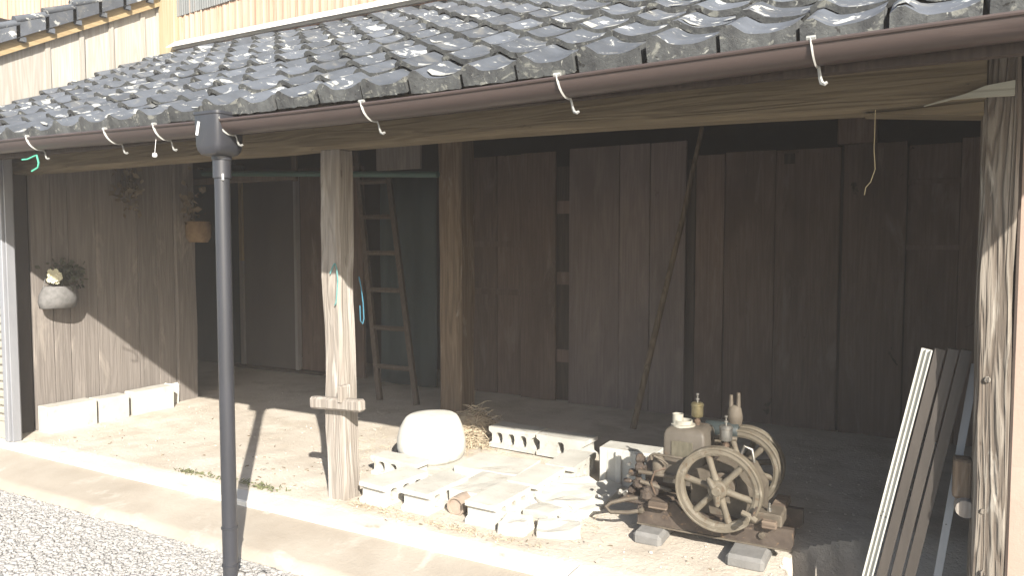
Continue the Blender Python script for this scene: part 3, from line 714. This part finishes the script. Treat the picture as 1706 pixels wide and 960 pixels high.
place_block((-2.055, 3.555, z0), 88, 'front hollow concrete block right of the clay pipe end, end towards the kerb', GB, t=.13)
place_block((-2.03, 3.975, z0), 90, 'hollow concrete block in line behind the front one right of the clay pipe', GB, t=.13)
place_block((-2.97, 3.86, z0), -4, 'hollow concrete block lying in front of the white stone tub, holes to the yard', GB, (0, 0), t=.13, h=.14)
place_block((-2.61, 4.80, z0+.02), -4, 'hollow concrete block right of the straw pile, four dark holes showing', GB, t=.15, cores=3)
place_block((-2.20, 4.77, z0+.02), -4, 'plain faced concrete block at the back of the bed, next to the upright block', GB, t=.15, cores=1)
ub = B(-1.79, -1.42, 4.36, 4.55, z0, z0+.235, .008)
ub.cut(1).rough(.004, 7, 3)
ub = tag(ub.build('upright_block', M['concrete']), 'upright grooved concrete block standing left of the engine', 'concrete block', GB)
for xg in (-1.775, -1.672, -1.555, -1.462): B(xg, xg+.040, 4.337, 4.362, z0+.002, z0+.228, .005).build('rib', M['concrete'], ub)
def chunk(x, y, sx, sy, sz, rz, label, sd, cat='concrete block', name='concrete_rubble', m='concrete', z=None, cuts=3, amp=.022):
    mb = B(-sx/2, sx/2, -sy/2, sy/2, 0, sz, min(sx, sy, sz)*.08).cut(cuts).rough(amp, 9, sd)
    mb.xf(Matrix.Translation((x, y, (z if z is not None else z0-.01))) @ Euler((0, 0, R(rz))).to_matrix().to_4x4())
    return tag(mb.build(name, M[m]), label, cat, 'pieces of broken concrete by the engine' if name == 'concrete_rubble' else None)
place_block((-1.99, 4.385, z0), 91, 'hindmost hollow concrete block of the row, next to the upright grooved block', GB, t=.13)
chunk(-1.78, 4.02, .30, .50, .07, -8, 'low bleached mound of crumbled mortar beside the block row', 14, cat='rubble', name='mortar_mound', amp=.04)
chunk(-1.86, 3.40, .16, .15, .085, 6, 'low squared piece of concrete nearest the kerb, left of the engine', 1)
chunk(-1.66, 3.50, .22, .18, .045, 25, 'low broken concrete slab on the dirt just left of the front grey paver', 2)
chunk(-1.83, 3.68, .17, .16, .06, -15, 'crumbled lump of concrete against the side of the hollow block row', 3)
chunk(-1.66, 3.90, .12, .55, .045, -4, 'long low concrete strip running back towards the upright block', 4)
chunk(-2.42, 4.17, .46, .36, .10, 3, 'flat pale slab lying in the middle of the block bed', 6, cat='slab', name='concrete_slab', amp=.006)
chunk(-2.86, 4.10, .62, .44, .06, -6, 'rough mortar base under the white stone tub', 7, cat='slab', name='mortar_slab', amp=.012)
# blocks along the foot of the left wall
for (ya, yb, xf_, hz, lb) in ((3.385, 3.775, -6.085, .215, 'concrete block against the left wall, nearest the yard'), (3.805, 4.075, -6.10, .205, 'shorter concrete block against the left wall, between the other two'), (4.13, 4.52, -6.095, .21, 'concrete block against the left wall, farthest inside')):
    mb = B(-6.255, xf_, ya, yb, z0-.02, z0+hz, .006).cut(2).rough(.004, 6, ya)
    tag(mb.build('wall_block', M['concrete']), lb, 'concrete block', 'blocks along the foot of the left wall')
chunk(-2.27, 3.74, .24, .40, .115, 2, 'mortar filling between two blocks behind the clay pipe end', 9, cat='slab', name='mortar_fill', amp=.008)
# clay pipe end
mb = MB().lathe((-2.27, 3.47, z0+.05), 'Y', [(.0, -.015), (.044, -.015), (.046, -.03), (.054, -.03), (.054, .09), (0, .09)], 20)
tag(mb.build('clay_pipe', M['clay'], smooth=True, ang=30), 'round brown clay pipe end between two hollow concrete blocks', 'pipe')
# white stone tub, upside down
mb = MB().lathe((-2.945, 4.18, z0+.045), 'Z', [(0, 0), (.195, 0), (.222, .03), (.235, .08), (.234, .14), (.218, .21), (.195, .265), (.178, .292), (.160, .304), (.10, .308), (0, .310)], 36)
mb.rough(.010, 5, 2)
tag(mb.build('stone_tub', M['usu'], smooth=True, ang=60), 'large white rounded tub standing upside down on the block bed', 'tub')

# straw, weeds
def blades(name, m, n, fn, label, cat, ln=(.03, .10), wd=.0022, droop=.5):
    bm = bmesh.new()
    for _ in range(n):
        p, d = fn(); l = random.uniform(*ln); d = Vector(d).normalized(); side = d.cross(Vector((random.uniform(-1, 1), random.uniform(-1, 1), .3))).normalized()*wd
        p = Vector(p); q = p + d*l*.55; e = p + d*l + Vector((random.uniform(-.3, .3), random.uniform(-.3, .3), -droop))*l*.4
        v = [bm.verts.new(x) for x in (p-side, p+side, q+side*.8, q-side*.8, e)]
        bm.faces.new((v[0], v[1], v[2], v[3])); bm.faces.new((v[3], v[2], v[4]))
    o = MB(); o.bm.free(); o.bm = bm
    return tag(o.build(name, m), label, cat, kind='stuff')
def rs(cx, cy, sx, sy, up=.5):
    x = random.gauss(cx, sx); y = random.gauss(cy, sy)
    return (x, y, gnd(x, y)+.002), (random.uniform(-1, 1), random.uniform(-1, 1), random.uniform(.05, up))
def straw_pos():
    x = random.gauss(-3.02, .14); y = random.gauss(4.86, .14); h = max(0, .26*(1 - math.hypot((x+3.1)/.36, (y-4.98)/.36)))
    return (x, y, gnd(x, y) + random.uniform(0, 1)*h), (random.uniform(-1, 1), random.uniform(-1, 1), random.uniform(-.2, .5))
blades('straw_pile', M['straw'], 1500, straw_pos, 'heap of dry straw at the foot of the thick inner post', 'straw', (.05, .16), .003)
mb = MB().lathe((-3.12, 4.98, FZ-.01), 'Z', [(.30, 0), (.22, .09), (.10, .18), (0, .21)], 16).rough(.03, 7, 3)
mb.build('straw_heap_core', M['straw']); bpy.data.objects['straw_heap_core']['label'] = 'matted heart of the dry straw heap by the inner post'; bpy.data.objects['straw_heap_core']['category'] = 'straw'; bpy.data.objects['straw_heap_core']['kind'] = 'stuff'
def dry_pos():
    c = random.choice([(-2.3, 3.27, .22, .025), (-2.75, 3.29, .12, .03), (-1.7, 3.62, .16, .12), (-2.0, 3.26, .2, .02), (-3.6, 4.3, .2, .2)])
    return rs(*c, up=.5)
blades('dry_grass', M['straw'], 700, dry_pos, 'tufts of dry grass along the back of the kerb and between blocks', 'dry grass', (.02, .06), .0016)
def weed_pos():
    c = random.choice([(-4.05, 3.25, .13, .02), (-4.25, 3.235, .06, .015), (-3.62, 3.26, .12, .02), (-3.55, 3.24, .05, .015)])
    return rs(*c, up=1.2)
blades('kerb_weeds', M['weed'], 230, weed_pos, 'low green weeds growing along the back of the kerb near the downpipe', 'weeds', (.015, .045), .004)

# ------------------------------------------------------------------ the engine
eng = thing('stationary_engine', 'old single cylinder stationary engine with two spoked flywheels on a skid', 'engine', (-.9, 3.85, FZ+.06))
def skid(y0, y1, nm):
    return MB().poly_prism([(-1.285, .165), (-.535, .165), (-.52, .185), (-.52, .262), (-.70, .262), (-1.05, .262), (-1.09, .30), (-1.20, .285), (-1.285, .25)], 1, y0, y1).build(nm, M['darkiron'], eng)
s1 = skid(3.665, 3.70, 'skid_rail'); B(-1.285, -.53, 3.655, 3.70, .158, .166).build('rail_flange', M['iron'], s1)
skid(3.98, 4.015, 'skid_rail'); B(-1.25, -.56, 3.975, 4.02, .09, .164).build('rear_sleeper', M['skidwood'], eng)
MB().lathe((-.66, 3.66, .215), 'Y', [(0, -.012), (.016, -.010), (.018, .005)], 8).build('bolt', M['iron'], s1)
MB().lathe((-1.26, 3.66, .235), 'Y', [(0, -.02), (.014, -.018), (.016, .005)], 8).build('bolt', M['iron'], s1)
for x0, x1 in ((-1.22, -1.12), (-.66, -.59)):
    plank(x0, x1, 3.62, 4.06, .262, .30, .004, x0*5, 2, .006).build('cross_timber', M['skidwood'], eng)
cl = plank(-.715, -.57, 3.655, 3.80, .262, .325, .004, 4, 1, .008).build('end_block', M['iron'], eng)
MB().lathe((-.635, 3.70, .325), 'Z', [(.012, 0), (.012, .014), (.006, .015), (.006, .04), (0, .042)], 8).build('bolt', M['chrome'], eng)
MB().lathe((-1.03, 3.69, .262), 'Z', [(.011, 0), (.011, .02), (.006, .022), (.006, .05), (0, .052)], 8).build('bolt', M['chrome'], eng)
def flywheel(yc, rad, wdt, name, face=True, off=R(48), cx=-.855, cz=.428):
    rim = MB().lathe((cx, yc, cz), 'Y', [(rad*.985, -wdt/2), (rad, -wdt/2+.004), (rad, wdt/2-.004), (rad*.985, wdt/2), (rad*.86, wdt/2), (rad*.80, wdt/2-.008), (rad*.785, .004), (rad*.785, -.004), (rad*.80, -wdt/2+.008), (rad*.86, -wdt/2+.002), (rad*.94, -wdt/2+.003), (rad*.955, -wdt/2)], 64, closed=True)
    rim = rim.build(name, M['wheel'], eng, smooth=True, ang=28)
    MB().lathe((cx, yc, cz), 'Y', [(0, -.052), (.020, -.052), (.024, -.048), (.024, -.036), (.040, -.034), (.046, -.026), (.046, .03), (.03, .035), (0, .035)], 24).build('hub', M['wheel'], rim, smooth=True, ang=30)
    for i in range(6):
        a = off + i*math.pi/3; d = Vector((math.cos(a), 0, math.sin(a))); c = Vector((cx, yc, cz))
        MB().tube([c + d*.036, c + d*rad*.45, c + d*rad*.80], [.019, .0155, .0175], 10, squash=1.0).build('spoke', M['wheel'], rim, smooth=True)
    return rim
f1 = flywheel(3.595, .207, .052, 'flywheel')
f2 = flywheel(4.005, .207, .052, 'flywheel', cx=-.835)
f3 = flywheel(4.10, .207, .05, 'belt_pulley', cx=-.835, off=R(70))
tag(f1, label='front dusty spoked flywheel, nearest the yard'); tag(f2, label='rear dusty spoked flywheel')
# crank handle lug and grip on the front wheel
for da in (R(125), R(275)):
    d = Vector((math.cos(da), 0, math.sin(da))); c = Vector((-.855, 3.552, .428))
    MB().tube([c + d*.02, c + d*.062, c + d*.074], [.017, .015, .008], 8).build('hub_lug', M['wheel'], f1, smooth=True)
MB().tube([(-.705, 3.555, .325), (-.705, 3.50, .318)], .013, 10).build('crank_pin', M['wheel'], f1, smooth=True)
MB().tube([(-.735, 3.560, .345), (-.70, 3.556, .335), (-.668, 3.556, .315)], .014, 8).build('counter_weight', M['wheel'], f1, smooth=True)
MB().tube([(-.69, 3.552, .33), (-.665, 3.548, .385)], .006, 6).build('spring_rod', M['darkiron'], f1, smooth=True)
B(-.715, -.69, 3.57, 3.61, .265, .275).build('rim_notch', M['darkiron'], f2)
MB().tube([(-.855, 3.56, .428), (-.835, 4.14, .428)], .018, 12).build('crankshaft', M['iron'], eng, smooth=True)
# crankcase, cylinder, bearings
MB().poly_prism([(-1.02, .26), (-.68, .26), (-.68, .40), (-.74, .50), (-.90, .53), (-1.02, .46)], 1, 3.71, 3.93).build('crankcase', M['iron'], eng)
for yb in (3.665, 3.945): MB().lathe((-.85, yb, .428), 'Y', [(0, -.005), (.055, -.005), (.06, .0), (.06, .03), (0, .03)], 20).build('bearing', M['iron'], eng, smooth=True, ang=35)
MB().tube([(-1.27, 3.82, .40), (-1.0, 3.82, .41)], .085, 20).build('cylinder', M['darkiron'], eng, smooth=True, ang=35)
# hopper: tall box with round shoulders
hb = MB(); secs = []
for z, gx_, gy_ in ((.38, 0, 0), (.58, 0, 0), (.635, .002, .002), (.656, .010, .010), (.668, .026, .026), (.670, .04, .04)):
    secs.append((z, -1.172+gx_, -.955-gx_, 3.715+gy_, 3.935-gy_))
rr_ = []
for z, xa, xb, ya, yb in secs:
    rg = []; c_ = .016
    for (cx, cy, a0) in ((xb-c_, yb-c_, 0), (xa+c_, yb-c_, 90), (xa+c_, ya+c_, 180), (xb-c_, ya+c_, 270)):
        for t_ in (0, 30, 60, 90): rg.append(hb.bm.verts.new((cx + c_*math.cos(R(a0+t_)), cy + c_*math.sin(R(a0+t_)), z)))
    rr_.append(rg)
for q in range(len(rr_)-1):
    for j in range(16): hb.bm.faces.new((rr_[q][j], rr_[q][(j+1) % 16], rr_[q+1][(j+1) % 16], rr_[q+1][j]))
hb.bm.faces.new(rr_[-1]); hb.bm.faces.new(list(reversed(rr_[0])))
hp = hb.build('water_hopper', M['tank'], eng, smooth=True, ang=40)
B(-1.125, -1.015, 3.709, 3.716, .515, .605, .002).build('maker_plate', M['plate'], hp)
MB().lathe((-1.09, 3.80, .67), 'Z', [(.062, -.004), (.062, .008), (.048, .010), (.048, .028), (.044, .028), (.044, .004), (0, .004)], 24).build('filler_neck', M['ivory'], hp, smooth=True, ang=30)
MB().lathe((-1.115, 3.79, .68), 'Z', [(.028, 0), (.028, .05), (.025, .05), (.025, .02), (0, .02)], 18).build('tin_cup', M['ivory'], hp, smooth=True, ang=30)
def oiler(c, s, m1, m2, name, label=None):
    o = MB().lathe(c, 'Z', [(.0, .045*s), (.030*s, .045*s), (.033*s, .052*s), (.033*s, .105*s), (.036*s, .108*s), (.036*s, .118*s), (.028*s, .126*s), (0, .128*s)], 20).build(name, m1, eng, smooth=True, ang=30)
    MB().lathe(c, 'Z', [(.014*s, -.03), (.014*s, .01*s), (.019*s, .012*s), (.019*s, .028*s), (.013*s, .03*s), (.013*s, .046*s)], 12).build('oiler_stem', m2, o, smooth=True, ang=30)
    cc = Vector(c)
    MB().lathe(cc, 'Z', [(.005*s, .126*s), (.005*s, .14*s), (.011*s, .142*s), (.011*s, .150*s), (.004*s, .152*s), (.004*s, .165*s), (.009*s, .170*s), (.009*s, .178*s), (0, .181*s)], 10).build('oiler_knob', M['chrome'], o, smooth=True, ang=30)
    return o
oiler((-1.03, 3.85, .67), .92, M['brass'], M['copper'], 'brass_oiler')
oiler((-.87, 3.80, .575), .95, M['chrome'], M['copper'], 'chrome_oiler')
# fuel tank and carburettor behind
MB().lathe((-1.03, 4.02, .615), 'X', [(0, 0), (.04, .002), (.045, .012), (.045, .17), (.04, .178), (0, .18)], 20).build('fuel_tank', M['tealiron'], eng, smooth=True, ang=35)
car = MB().lathe((-.88, 4.04, .62), 'Z', [(.02, 0), (.038, .03), (.042, .07), (.034, .115), (.016, .13), (0, .132)], 16).build('carburettor', M['iron'], eng, smooth=True)
for dx_, h_ in ((-.02, .185), (.018, .20)): MB().tube([(-.88+dx_, 4.04, .74), (-.88+dx_, 4.04, .62+h_)], [.012, .009], 8).build('carburettor_stem', M['iron'], car, smooth=True)
MB().tube([(-.98, 3.90, .60), (-.84, 3.92, .60)], .012, 8).build('fuel_pipe', M['iron'], eng, smooth=True)
MB().tube([(-.93, 3.84, .50), (-.90, 3.83, .56), (-.88, 3.82, .60)], .02, 8).build('oil_neck', M['darkiron'], eng, smooth=True)
MB().poly_prism([(-.84, .49), (-.76, .45), (-.70, .40), (-.69, .36), (-.75, .36), (-.86, .44)], 1, 3.70, 3.80).build('crank_guard', M['iron'], eng)
MB().tube([(-.81, 3.86, .53), (-.79, 3.86, .585), (-.755, 3.87, .57), (-.745, 3.88, .50)], .008, 8).build('governor_lever', M['chrome'], eng, smooth=True)
# valve gear and rods at the head
MB().tube([(-1.21, 3.66, .505), (-1.215, 3.66, .528), (-1.20, 3.66, .538), (-1.06, 3.655, .536), (-.98, 3.655, .530)], .0065, 8).build('rocker_rod', M['iron'], eng, smooth=True)
MB().tube([(-1.20, 3.66, .53), (-1.155, 3.665, .51), (-1.13, 3.67, .49)], .006, 8).build('rocker_rod', M['iron'], eng, smooth=True)
MB().lathe((-1.19, 3.72, .415), 'Z', [(0, 0), (.036, .004), (.038, .06), (.030, .085), (.012, .10), (0, .10)], 14).build('valve_chamber', M['iron'], eng, smooth=True)
MB().tube([(-1.29, 3.69, .425), (-1.10, 3.70, .42)], [.011, .011], 8).build('push_rod', M['iron'], eng, smooth=True)
MB().tube([(-1.28, 3.69, .375), (-1.12, 3.70, .345)], [.011, .011], 8).build('push_rod', M['iron'], eng, smooth=True)
rnd = random.Random(11)
for (x, y, z, r, l, ax) in ((-1.29, 3.72, .44, .026, .05, 'X'), (-1.33, 3.74, .40, .02, .06, 'X'), (-1.30, 3.72, .355, .03, .05, 'Z'), (-1.25, 3.70, .31, .034, .06, 'Z'), (-1.34, 3.76, .31, .022, .09, 'Y'), (-1.32, 3.80, .46, .03, .04, 'X'), (-1.22, 3.71, .34, .04, .04, 'Y'), (-1.36, 3.73, .355, .012, .05, 'X')):
    MB().lathe((x, y, z), ax, [(0, -l*.5), (r*.7, -l*.5), (r, -l*.3), (r, l*.25), (r*.6, l*.35), (r*.6, l*.6), (0, l*.6)], 10).build('valve_fitting', M['darkiron'], eng, smooth=True, ang=35)
for (x, y, z) in ((-1.345, 3.70, .455), (-1.345, 3.69, .395), (-1.36, 3.68, .30)):
    MB().lathe((x, y, z), 'Y', [(0, -.012), (.009, -.012), (.009, .012), (0, .012)], 6).build('nut', M['chrome'], eng)
MB().tube([(-1.25, 3.66, .235), (-1.33, 3.64, .215), (-1.42, 3.63, .205), (-1.45, 3.635, .225), (-1.43, 3.66, .245), (-1.36, 3.69, .265), (-1.26, 3.72, .285), (-1.20, 3.74, .29)], .011, 8).build('drain_pipe', M['iron'], eng, smooth=True)
MB().tube([(-1.36, 3.72, .30), (-1.40, 3.70, .29), (-1.385, 3.68, .31)], .010, 8).build('tap', M['chrome'], eng, smooth=True)
plank(-1.40, -1.10, 3.70, 3.98, .245, .285, .008, 3, 3, .01).build('oily_tray', M['darkiron'], eng)
for k in range(6):
    a = k*math.pi/3; MB().lathe((-1.275, 3.82+.06*math.cos(a), .40+.06*math.sin(a)), 'X', [(0, -.012), (.008, -.012), (.008, .01), (0, .01)], 6).build('head_nut', M['iron'], eng)
for (x, z) in ((-1.0, .30), (-.72, .30), (-.98, .42)): MB().lathe((x, 3.708, z), 'Y', [(0, -.008), (.010, -.008), (.010, .004), (0, .004)], 6).build('case_bolt', M['darkiron'], eng)
MB().tube([(-1.15, 3.70, .46), (-1.20, 3.68, .44), (-1.22, 3.68, .38), (-1.20, 3.69, .32)], .005, 6).build('copper_line', M['copper'], eng, smooth=True)
# pavers under the skid
for x0, x1, y0, y1, z1, lb in ((-1.275, -1.125, 3.55, 3.80, .156, 'grey paver under the left end of the engine skid'), (-.80, -.62, 3.50, 3.80, .156, 'grey paver under the right end of the engine skid')):
    mb = B(x0, x1, y0, y1, FZ-.012, z1, .016).cut(1).rough(.003, 8, x0)
    tag(mb.build('paver', M['pad']), lb, 'paver', 'pavers under the engine')
# ------------------------------------------------------------------ metal profiles leaning at the right
def profile(xb, xt, yb, yt, zt, wd, dp_, m, label, ribs=True, name='metal_profile', xo=0.0):
    a = Vector((xb, yb, FZ-.33)); b = Vector((xt, yt, zt)); d = (b-a); L = d.length; d.normalize()
    n = Vector((0, -1, 0)); n = (n - d*n.dot(d)).normalized(); s = d.cross(n)*-1
    if s.x < 0: s = -s
    hw = wd/2
    if ribs: out = [(-hw, 0), (hw, 0), (hw, dp_), (hw*.72, dp_), (hw*.72, dp_*.55), (hw*.12, dp_*.55), (hw*.12, dp_*.9), (-hw*.14, dp_*.9), (-hw*.14, dp_*.5), (-hw*.7, dp_*.5), (-hw*.7, dp_), (-hw, dp_)]
    else: out = [(-hw, 0), (hw, 0), (hw, dp_), (-hw, dp_)]
    if m is M['alu_shade']: out = [(-hw, 0), (hw, 0), (hw, dp_*.8), (hw*.2, dp_*.8), (hw*.2, dp_), (-hw, dp_)]
    mb = MB().poly_prism(out, 2, 0, L)
    mt = Matrix(((s.x, n.x, d.x, a.x), (s.y, n.y, d.y, a.y), (s.z, n.z, d.z, a.z), (0, 0, 0, 1)))
    mb.xf(mt); o = mb.build(name, m); tag(o, label, 'metal strip', 'metal profiles leaning by the right post')
    for f, k in ((.50, -.45), (.515, -.2), (.50, .45)):
        hh = MB().lathe((k*hw, dp_*(.56 if abs(k) > .3 else .92)+.0006, L*f), 'Y', [(0, .0), (.0028, 0), (.0028, .0006), (0, .0006)], 8).xf(mt); hh.build('screw_hole', M['hole'], o)
    return o
profile(-.275, .006, 3.43, 3.446, 1.185, .040, .030, M['alu_white'], 'cream white sunlit metal profile, leftmost of the leaning bundle')
profile(-.222, .052, 3.44, 3.456, 1.188, .037, .030, M['alu_shade'], 'leaning metal profile coloured as shaded, next to the white one')
profile(-.168, .098, 3.44, 3.460, 1.190, .037, .030, M['alu_shade'], 'middle leaning metal profile of the bundle, coloured as shaded')
profile(-.116, .142, 3.45, 3.466, 1.188, .038, .030, M['alu_shade'], 'leaning metal profile coloured as shaded, nearest the slim grey bar')
profile(.010, .176, 3.46, 3.49, 1.13, .028, .012, M['alu_grey'], 'slim flat pale grey metal bar leaning close to the right post', ribs=False)

# ------------------------------------------------------------------ things in the left bay and at the back
pl = MB().tube([(-2.08, 5.80, FZ), (-1.95, 6.0, .95), (-1.80, 6.20, 1.85), (-1.695, 6.36, 2.60)], [.028, .026, .023, .018], 10)
tag(pl.build('leaning_pole', M['polewood'], smooth=True), 'long brown wooden pole leaning against the back boards', 'pole')
lad = thing('ladder', 'wooden ladder leaning in the dark between the two posts', 'ladder', (-4.6, 5.75, FZ))
def lp(xb, xt, z): t = (z-FZ)/(2.5); return Vector((xb + (xt-xb)*t, 5.70 + .55*t, z))
for xb, xt, in ((-4.63, -5.36), (-4.19, -4.97)):
    a = lp(xb, xt, FZ); b = lp(xb, xt, 2.6)
    MB().tube([a, b], .034, 4).build('rail', M['ladder'], lad)
for z in (.42, .79, 1.16, 1.53, 1.90, 2.27):
    a = lp(-4.63, -5.36, z); b = lp(-4.19, -4.97, z)
    MB().tube([a, b], .026, 6).build('rung', M['ladder'], lad)
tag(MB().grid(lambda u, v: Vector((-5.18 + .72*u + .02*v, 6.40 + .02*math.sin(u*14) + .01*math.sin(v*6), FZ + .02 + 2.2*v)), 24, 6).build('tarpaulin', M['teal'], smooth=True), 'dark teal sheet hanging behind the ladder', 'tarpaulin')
sheet = bpy.data.objects['tarpaulin']; md = sheet.modifiers.new('thickness', 'SOLIDIFY'); md.thickness = .004
rk = thing('hanging_rack', 'wooden rack of a rail and hangers slung under the roof', 'rack', (-5.7, 5.0, 2.2))
plank(-6.55, -4.98, 4.98, 5.02, 2.20, 2.262, .004, 2, 3, .005).build('rail', M['ladder'], rk)
for x in (-6.52, -5.05): plank(x-.03, x+.03, 5.025, 5.055, 2.19, 3.2, .003, x, 2, .004).build('hanger', M['ladder'], rk)
tag(MB().tube([(-6.14, 4.93, 2.30), (-3.40, 4.93, 2.165)], .026, 10).build('green_pole', M['greenpole'], smooth=True), 'horizontal dark green pole across the left bay under the roof', 'pole')
tag(plank(-4.12, -3.66, 5.05, 5.08, 2.24, 2.62, .003, 4, 2, .005).build('hung_board', M['lboard']), 'light brown board hung high between the two posts', 'board')
# planter with flowers on the left wall
pt = thing('wall_planter', 'grey woven wall basket with cream flowers hanging on the left wall', 'planter', (-6.2, 3.52, 1.08))
bk = MB(); rg_ = []
for z, a_, dpt in ((1.095, .125, .075), (1.10, .135, .09), (1.15, .15, .115), (1.20, .148, .12), (1.26, .125, .11), (1.275, .118, .105), (1.262, .105, .095)):
    rg = []
    for j in range(40):
        t = 2*math.pi*j/40; k = 1 + .02*math.cos(j*math.pi)
        rg.append(bk.bm.verts.new((-6.19 + dpt*k*math.cos(t)*.9, 3.535 + a_*k*math.sin(t) + (z-1.1)*.12, z)))
    rg_.append(rg)
for q in range(len(rg_)-1):
    for j in range(40): bk.bm.faces.new((rg_[q][j], rg_[q][(j+1) % 40], rg_[q+1][(j+1) % 40], rg_[q+1][j]))
bk.bm.faces.new(list(reversed(rg_[0]))); bk.bm.faces.new(rg_[-1])
bk.build('basket', M['basket'], pt, smooth=True, ang=80)
MB().tube([(-6.20, 3.43, 1.26), (-6.26, 3.50, 1.40), (-6.20, 3.62, 1.27)], .004, 6).build('handle', M['basket'], pt, smooth=True)
def leafclump(n, c, sp, size, m, name, parent, up=.3):
    bm = bmesh.new()
    for _ in range(n):
        p = Vector(c) + Vector((random.gauss(0, sp[0]), random.gauss(0, sp[1]), random.gauss(0, sp[2])))
        d = Vector((random.uniform(-1, 1), random.uniform(-1, 1), random.uniform(-1, 1))).normalized(); l = random.uniform(*size)
        s_ = d.cross(Vector((random.uniform(-1, 1), random.uniform(-1, 1), random.uniform(-1, 1)))).normalized()*l*.34
        v = [bm.verts.new(x) for x in (p, p+d*l*.5+s_, p+d*l, p+d*l*.5-s_)]
        bm.faces.new((v[0], v[1], v[2])); bm.faces.new((v[0], v[2], v[3]))
    o = MB(); o.bm.free(); o.bm = bm; o = o.build(name, m, parent); return tag(o, kind='stuff')
leafclump(230, (-6.17, 3.60, 1.36), (.04, .06, .055), (.03, .07), M['leaf'], 'leaves', pt)
for (y, z, x) in [(3.462 + .052*math.cos(k*2.4)*math.sqrt(k/15), 1.355 + .052*math.sin(k*2.4)*math.sqrt(k/15), -6.08 - .03*k/15) for k in range(15)]:
    fl = MB()
    for j in range(9):
        a = 2*math.pi*j/9; c = Vector((x, y, z)); d = Vector((.35, math.cos(a), math.sin(a))).normalized()*.026; s_ = Vector((0, -math.sin(a), math.cos(a)))*.010
        v = [fl.bm.verts.new(q) for q in (c, c+d*.6+s_, c+d, c+d*.6-s_)]; fl.bm.faces.new((v[0], v[1], v[2], v[3]))
    fl.lathe((x-.004, y, z), 'X', [(0, .012), (.010, .008), (.012, 0)], 8)
    fl.build('flower', M['flower'], pt)
# second pot and dried bunches
pot = thing('wall_pot', 'brown wooden pot hanging high in the dark end of the left wall', 'pot', (-6.15, 4.89, 1.64))
MB().lathe((-6.17, 4.885, 1.635), 'Z', [(0, 0), (.085, 0), (.115, .05), (.12, .17), (.112, .20), (.10, .20), (.10, .12), (0, .12)], 24).build('pot', M['potwood'], pot, smooth=True, ang=40)
leafclump(50, (-6.17, 4.83, 1.98), (.04, .06, .10), (.03, .09), M['dryplant'], 'dry_stems', pot)
db = thing('dried_bunch', 'bunch of dried plants hung upside down on the left wall', 'dried plants', (-6.25, 4.2, 1.95))
leafclump(110, (-6.22, 4.20, 2.10), (.03, .05, .09), (.03, .08), M['dryplant'], 'dry_leaves', db)
MB().tube([(-6.29, 4.20, 2.36), (-6.24, 4.20, 2.25), (-6.22, 4.20, 2.0)], .005, 5).build('stem', M['dryplant'], db)
# ropes and strings
rp = MB().tube([(-2.99, 3.285, 1.50), (-3.005, 3.280, 1.47), (-3.02, 3.280, 1.44)], .004, 6)
rp.tube([(-2.985, 3.284, 1.50), (-2.965, 3.276, 1.47), (-2.955, 3.272, 1.40), (-2.965, 3.275, 1.33), (-2.975, 3.276, 1.27), (-2.985, 3.276, 1.26)], .004, 6)
tag(rp.build('cord', M['rope'], smooth=True), 'pale green cord tied on the front of the sunlit grey post', 'cord')
rp = MB().tube([(-2.925, 3.42, 1.42), (-2.918, 3.43, 1.36), (-2.912, 3.44, 1.26), (-2.908, 3.44, 1.17), (-2.910, 3.43, 1.14), (-2.917, 3.42, 1.16), (-2.92, 3.42, 1.25)], .0038, 6)
tag(rp.build('cord', M['bluerope'], smooth=True), 'loop of bright blue cord hanging on the side of the grey post', 'cord')
xg = -4.475; zg = gutter_z(-4.5) - .105
gs_ = MB().tube([(xg-.005, GY-.02, zg+.015), (xg-.03, GY-.02, zg+.012), (xg-.08, GY-.03, zg-.004), (xg-.12, GY-.04, zg-.006)], .005, 5)
gs_.tube([(xg-.005, GY-.02, zg+.01), (xg+.01, GY-.02, zg-.03), (xg+.0, GY-.02, zg-.055), (xg-.045, GY-.03, zg-.075)], .005, 5)
tag(gs_.build('green_string', M['greenstring'], smooth=True), 'scrap of green string knotted to the leftmost gutter bracket', 'string')
st_ = MB().tube([(-.195, 3.27, 2.13), (-.196, 3.262, 1.98), (-.19, 3.26, 1.90), (-.205, 3.262, 1.85), (-.222, 3.263, 1.83), (-.226, 3.262, 1.80)], .0018, 5)
tag(st_.build('thin_string', M['string']), 'thin pale string dangling from the right part of the front beam', 'string')
kb = MB().lathe((-3.42, 2.46, 2.045), 'Z', [(0, 0), (.010, .003), (.013, .012), (.010, .022), (0, .025)], 10)
kb.tube([(-3.42, 2.46, 2.068), (-3.415, 2.465, gutter_z(-3.42) - GR + .004)], .0012, 4)
tag(kb.build('white_bead', M['white'], smooth=True), 'small bright white bead hanging on a thread under the gutter left of the rain hopper', 'bead')
rs_ = lambda: rs(*random.choice([(-4.6, 4.2, .8, .5), (-3.6, 3.6, .5, .2), (-1.5, 3.4, .4, .15), (-5.4, 3.6, .4, .3)]), up=.25)
blades('leaf_litter', M['dryplant'], 90, rs_, 'dry leaf scraps scattered thinly over the sunlit dirt floor', 'leaf scraps', (.012, .035), .005, .1)

# ------------------------------------------------------------------ thin scatter volume added in place of lens veil
hz = B(-14, 8, -6, 9, -1.5, 8.5).build('haze', [])
hm_ = bpy.data.materials.new('lens_veil'); hm_.use_nodes = True; t = hm_.node_tree; t.nodes.clear()
out = t.nodes.new('ShaderNodeOutputMaterial'); pv = t.nodes.new('ShaderNodeVolumePrincipled')
pv.inputs['Color'].default_value = (.96, .905, .85, 1); pv.inputs['Density'].default_value = .0062; pv.inputs['Anisotropy'].default_value = 0.0
t.links.new(pv.outputs[0], out.inputs['Volume']); hz.data.materials.append(hm_); hz.visible_shadow = True
tag(hz, kind='stuff'); hz.display_type = 'WIRE'
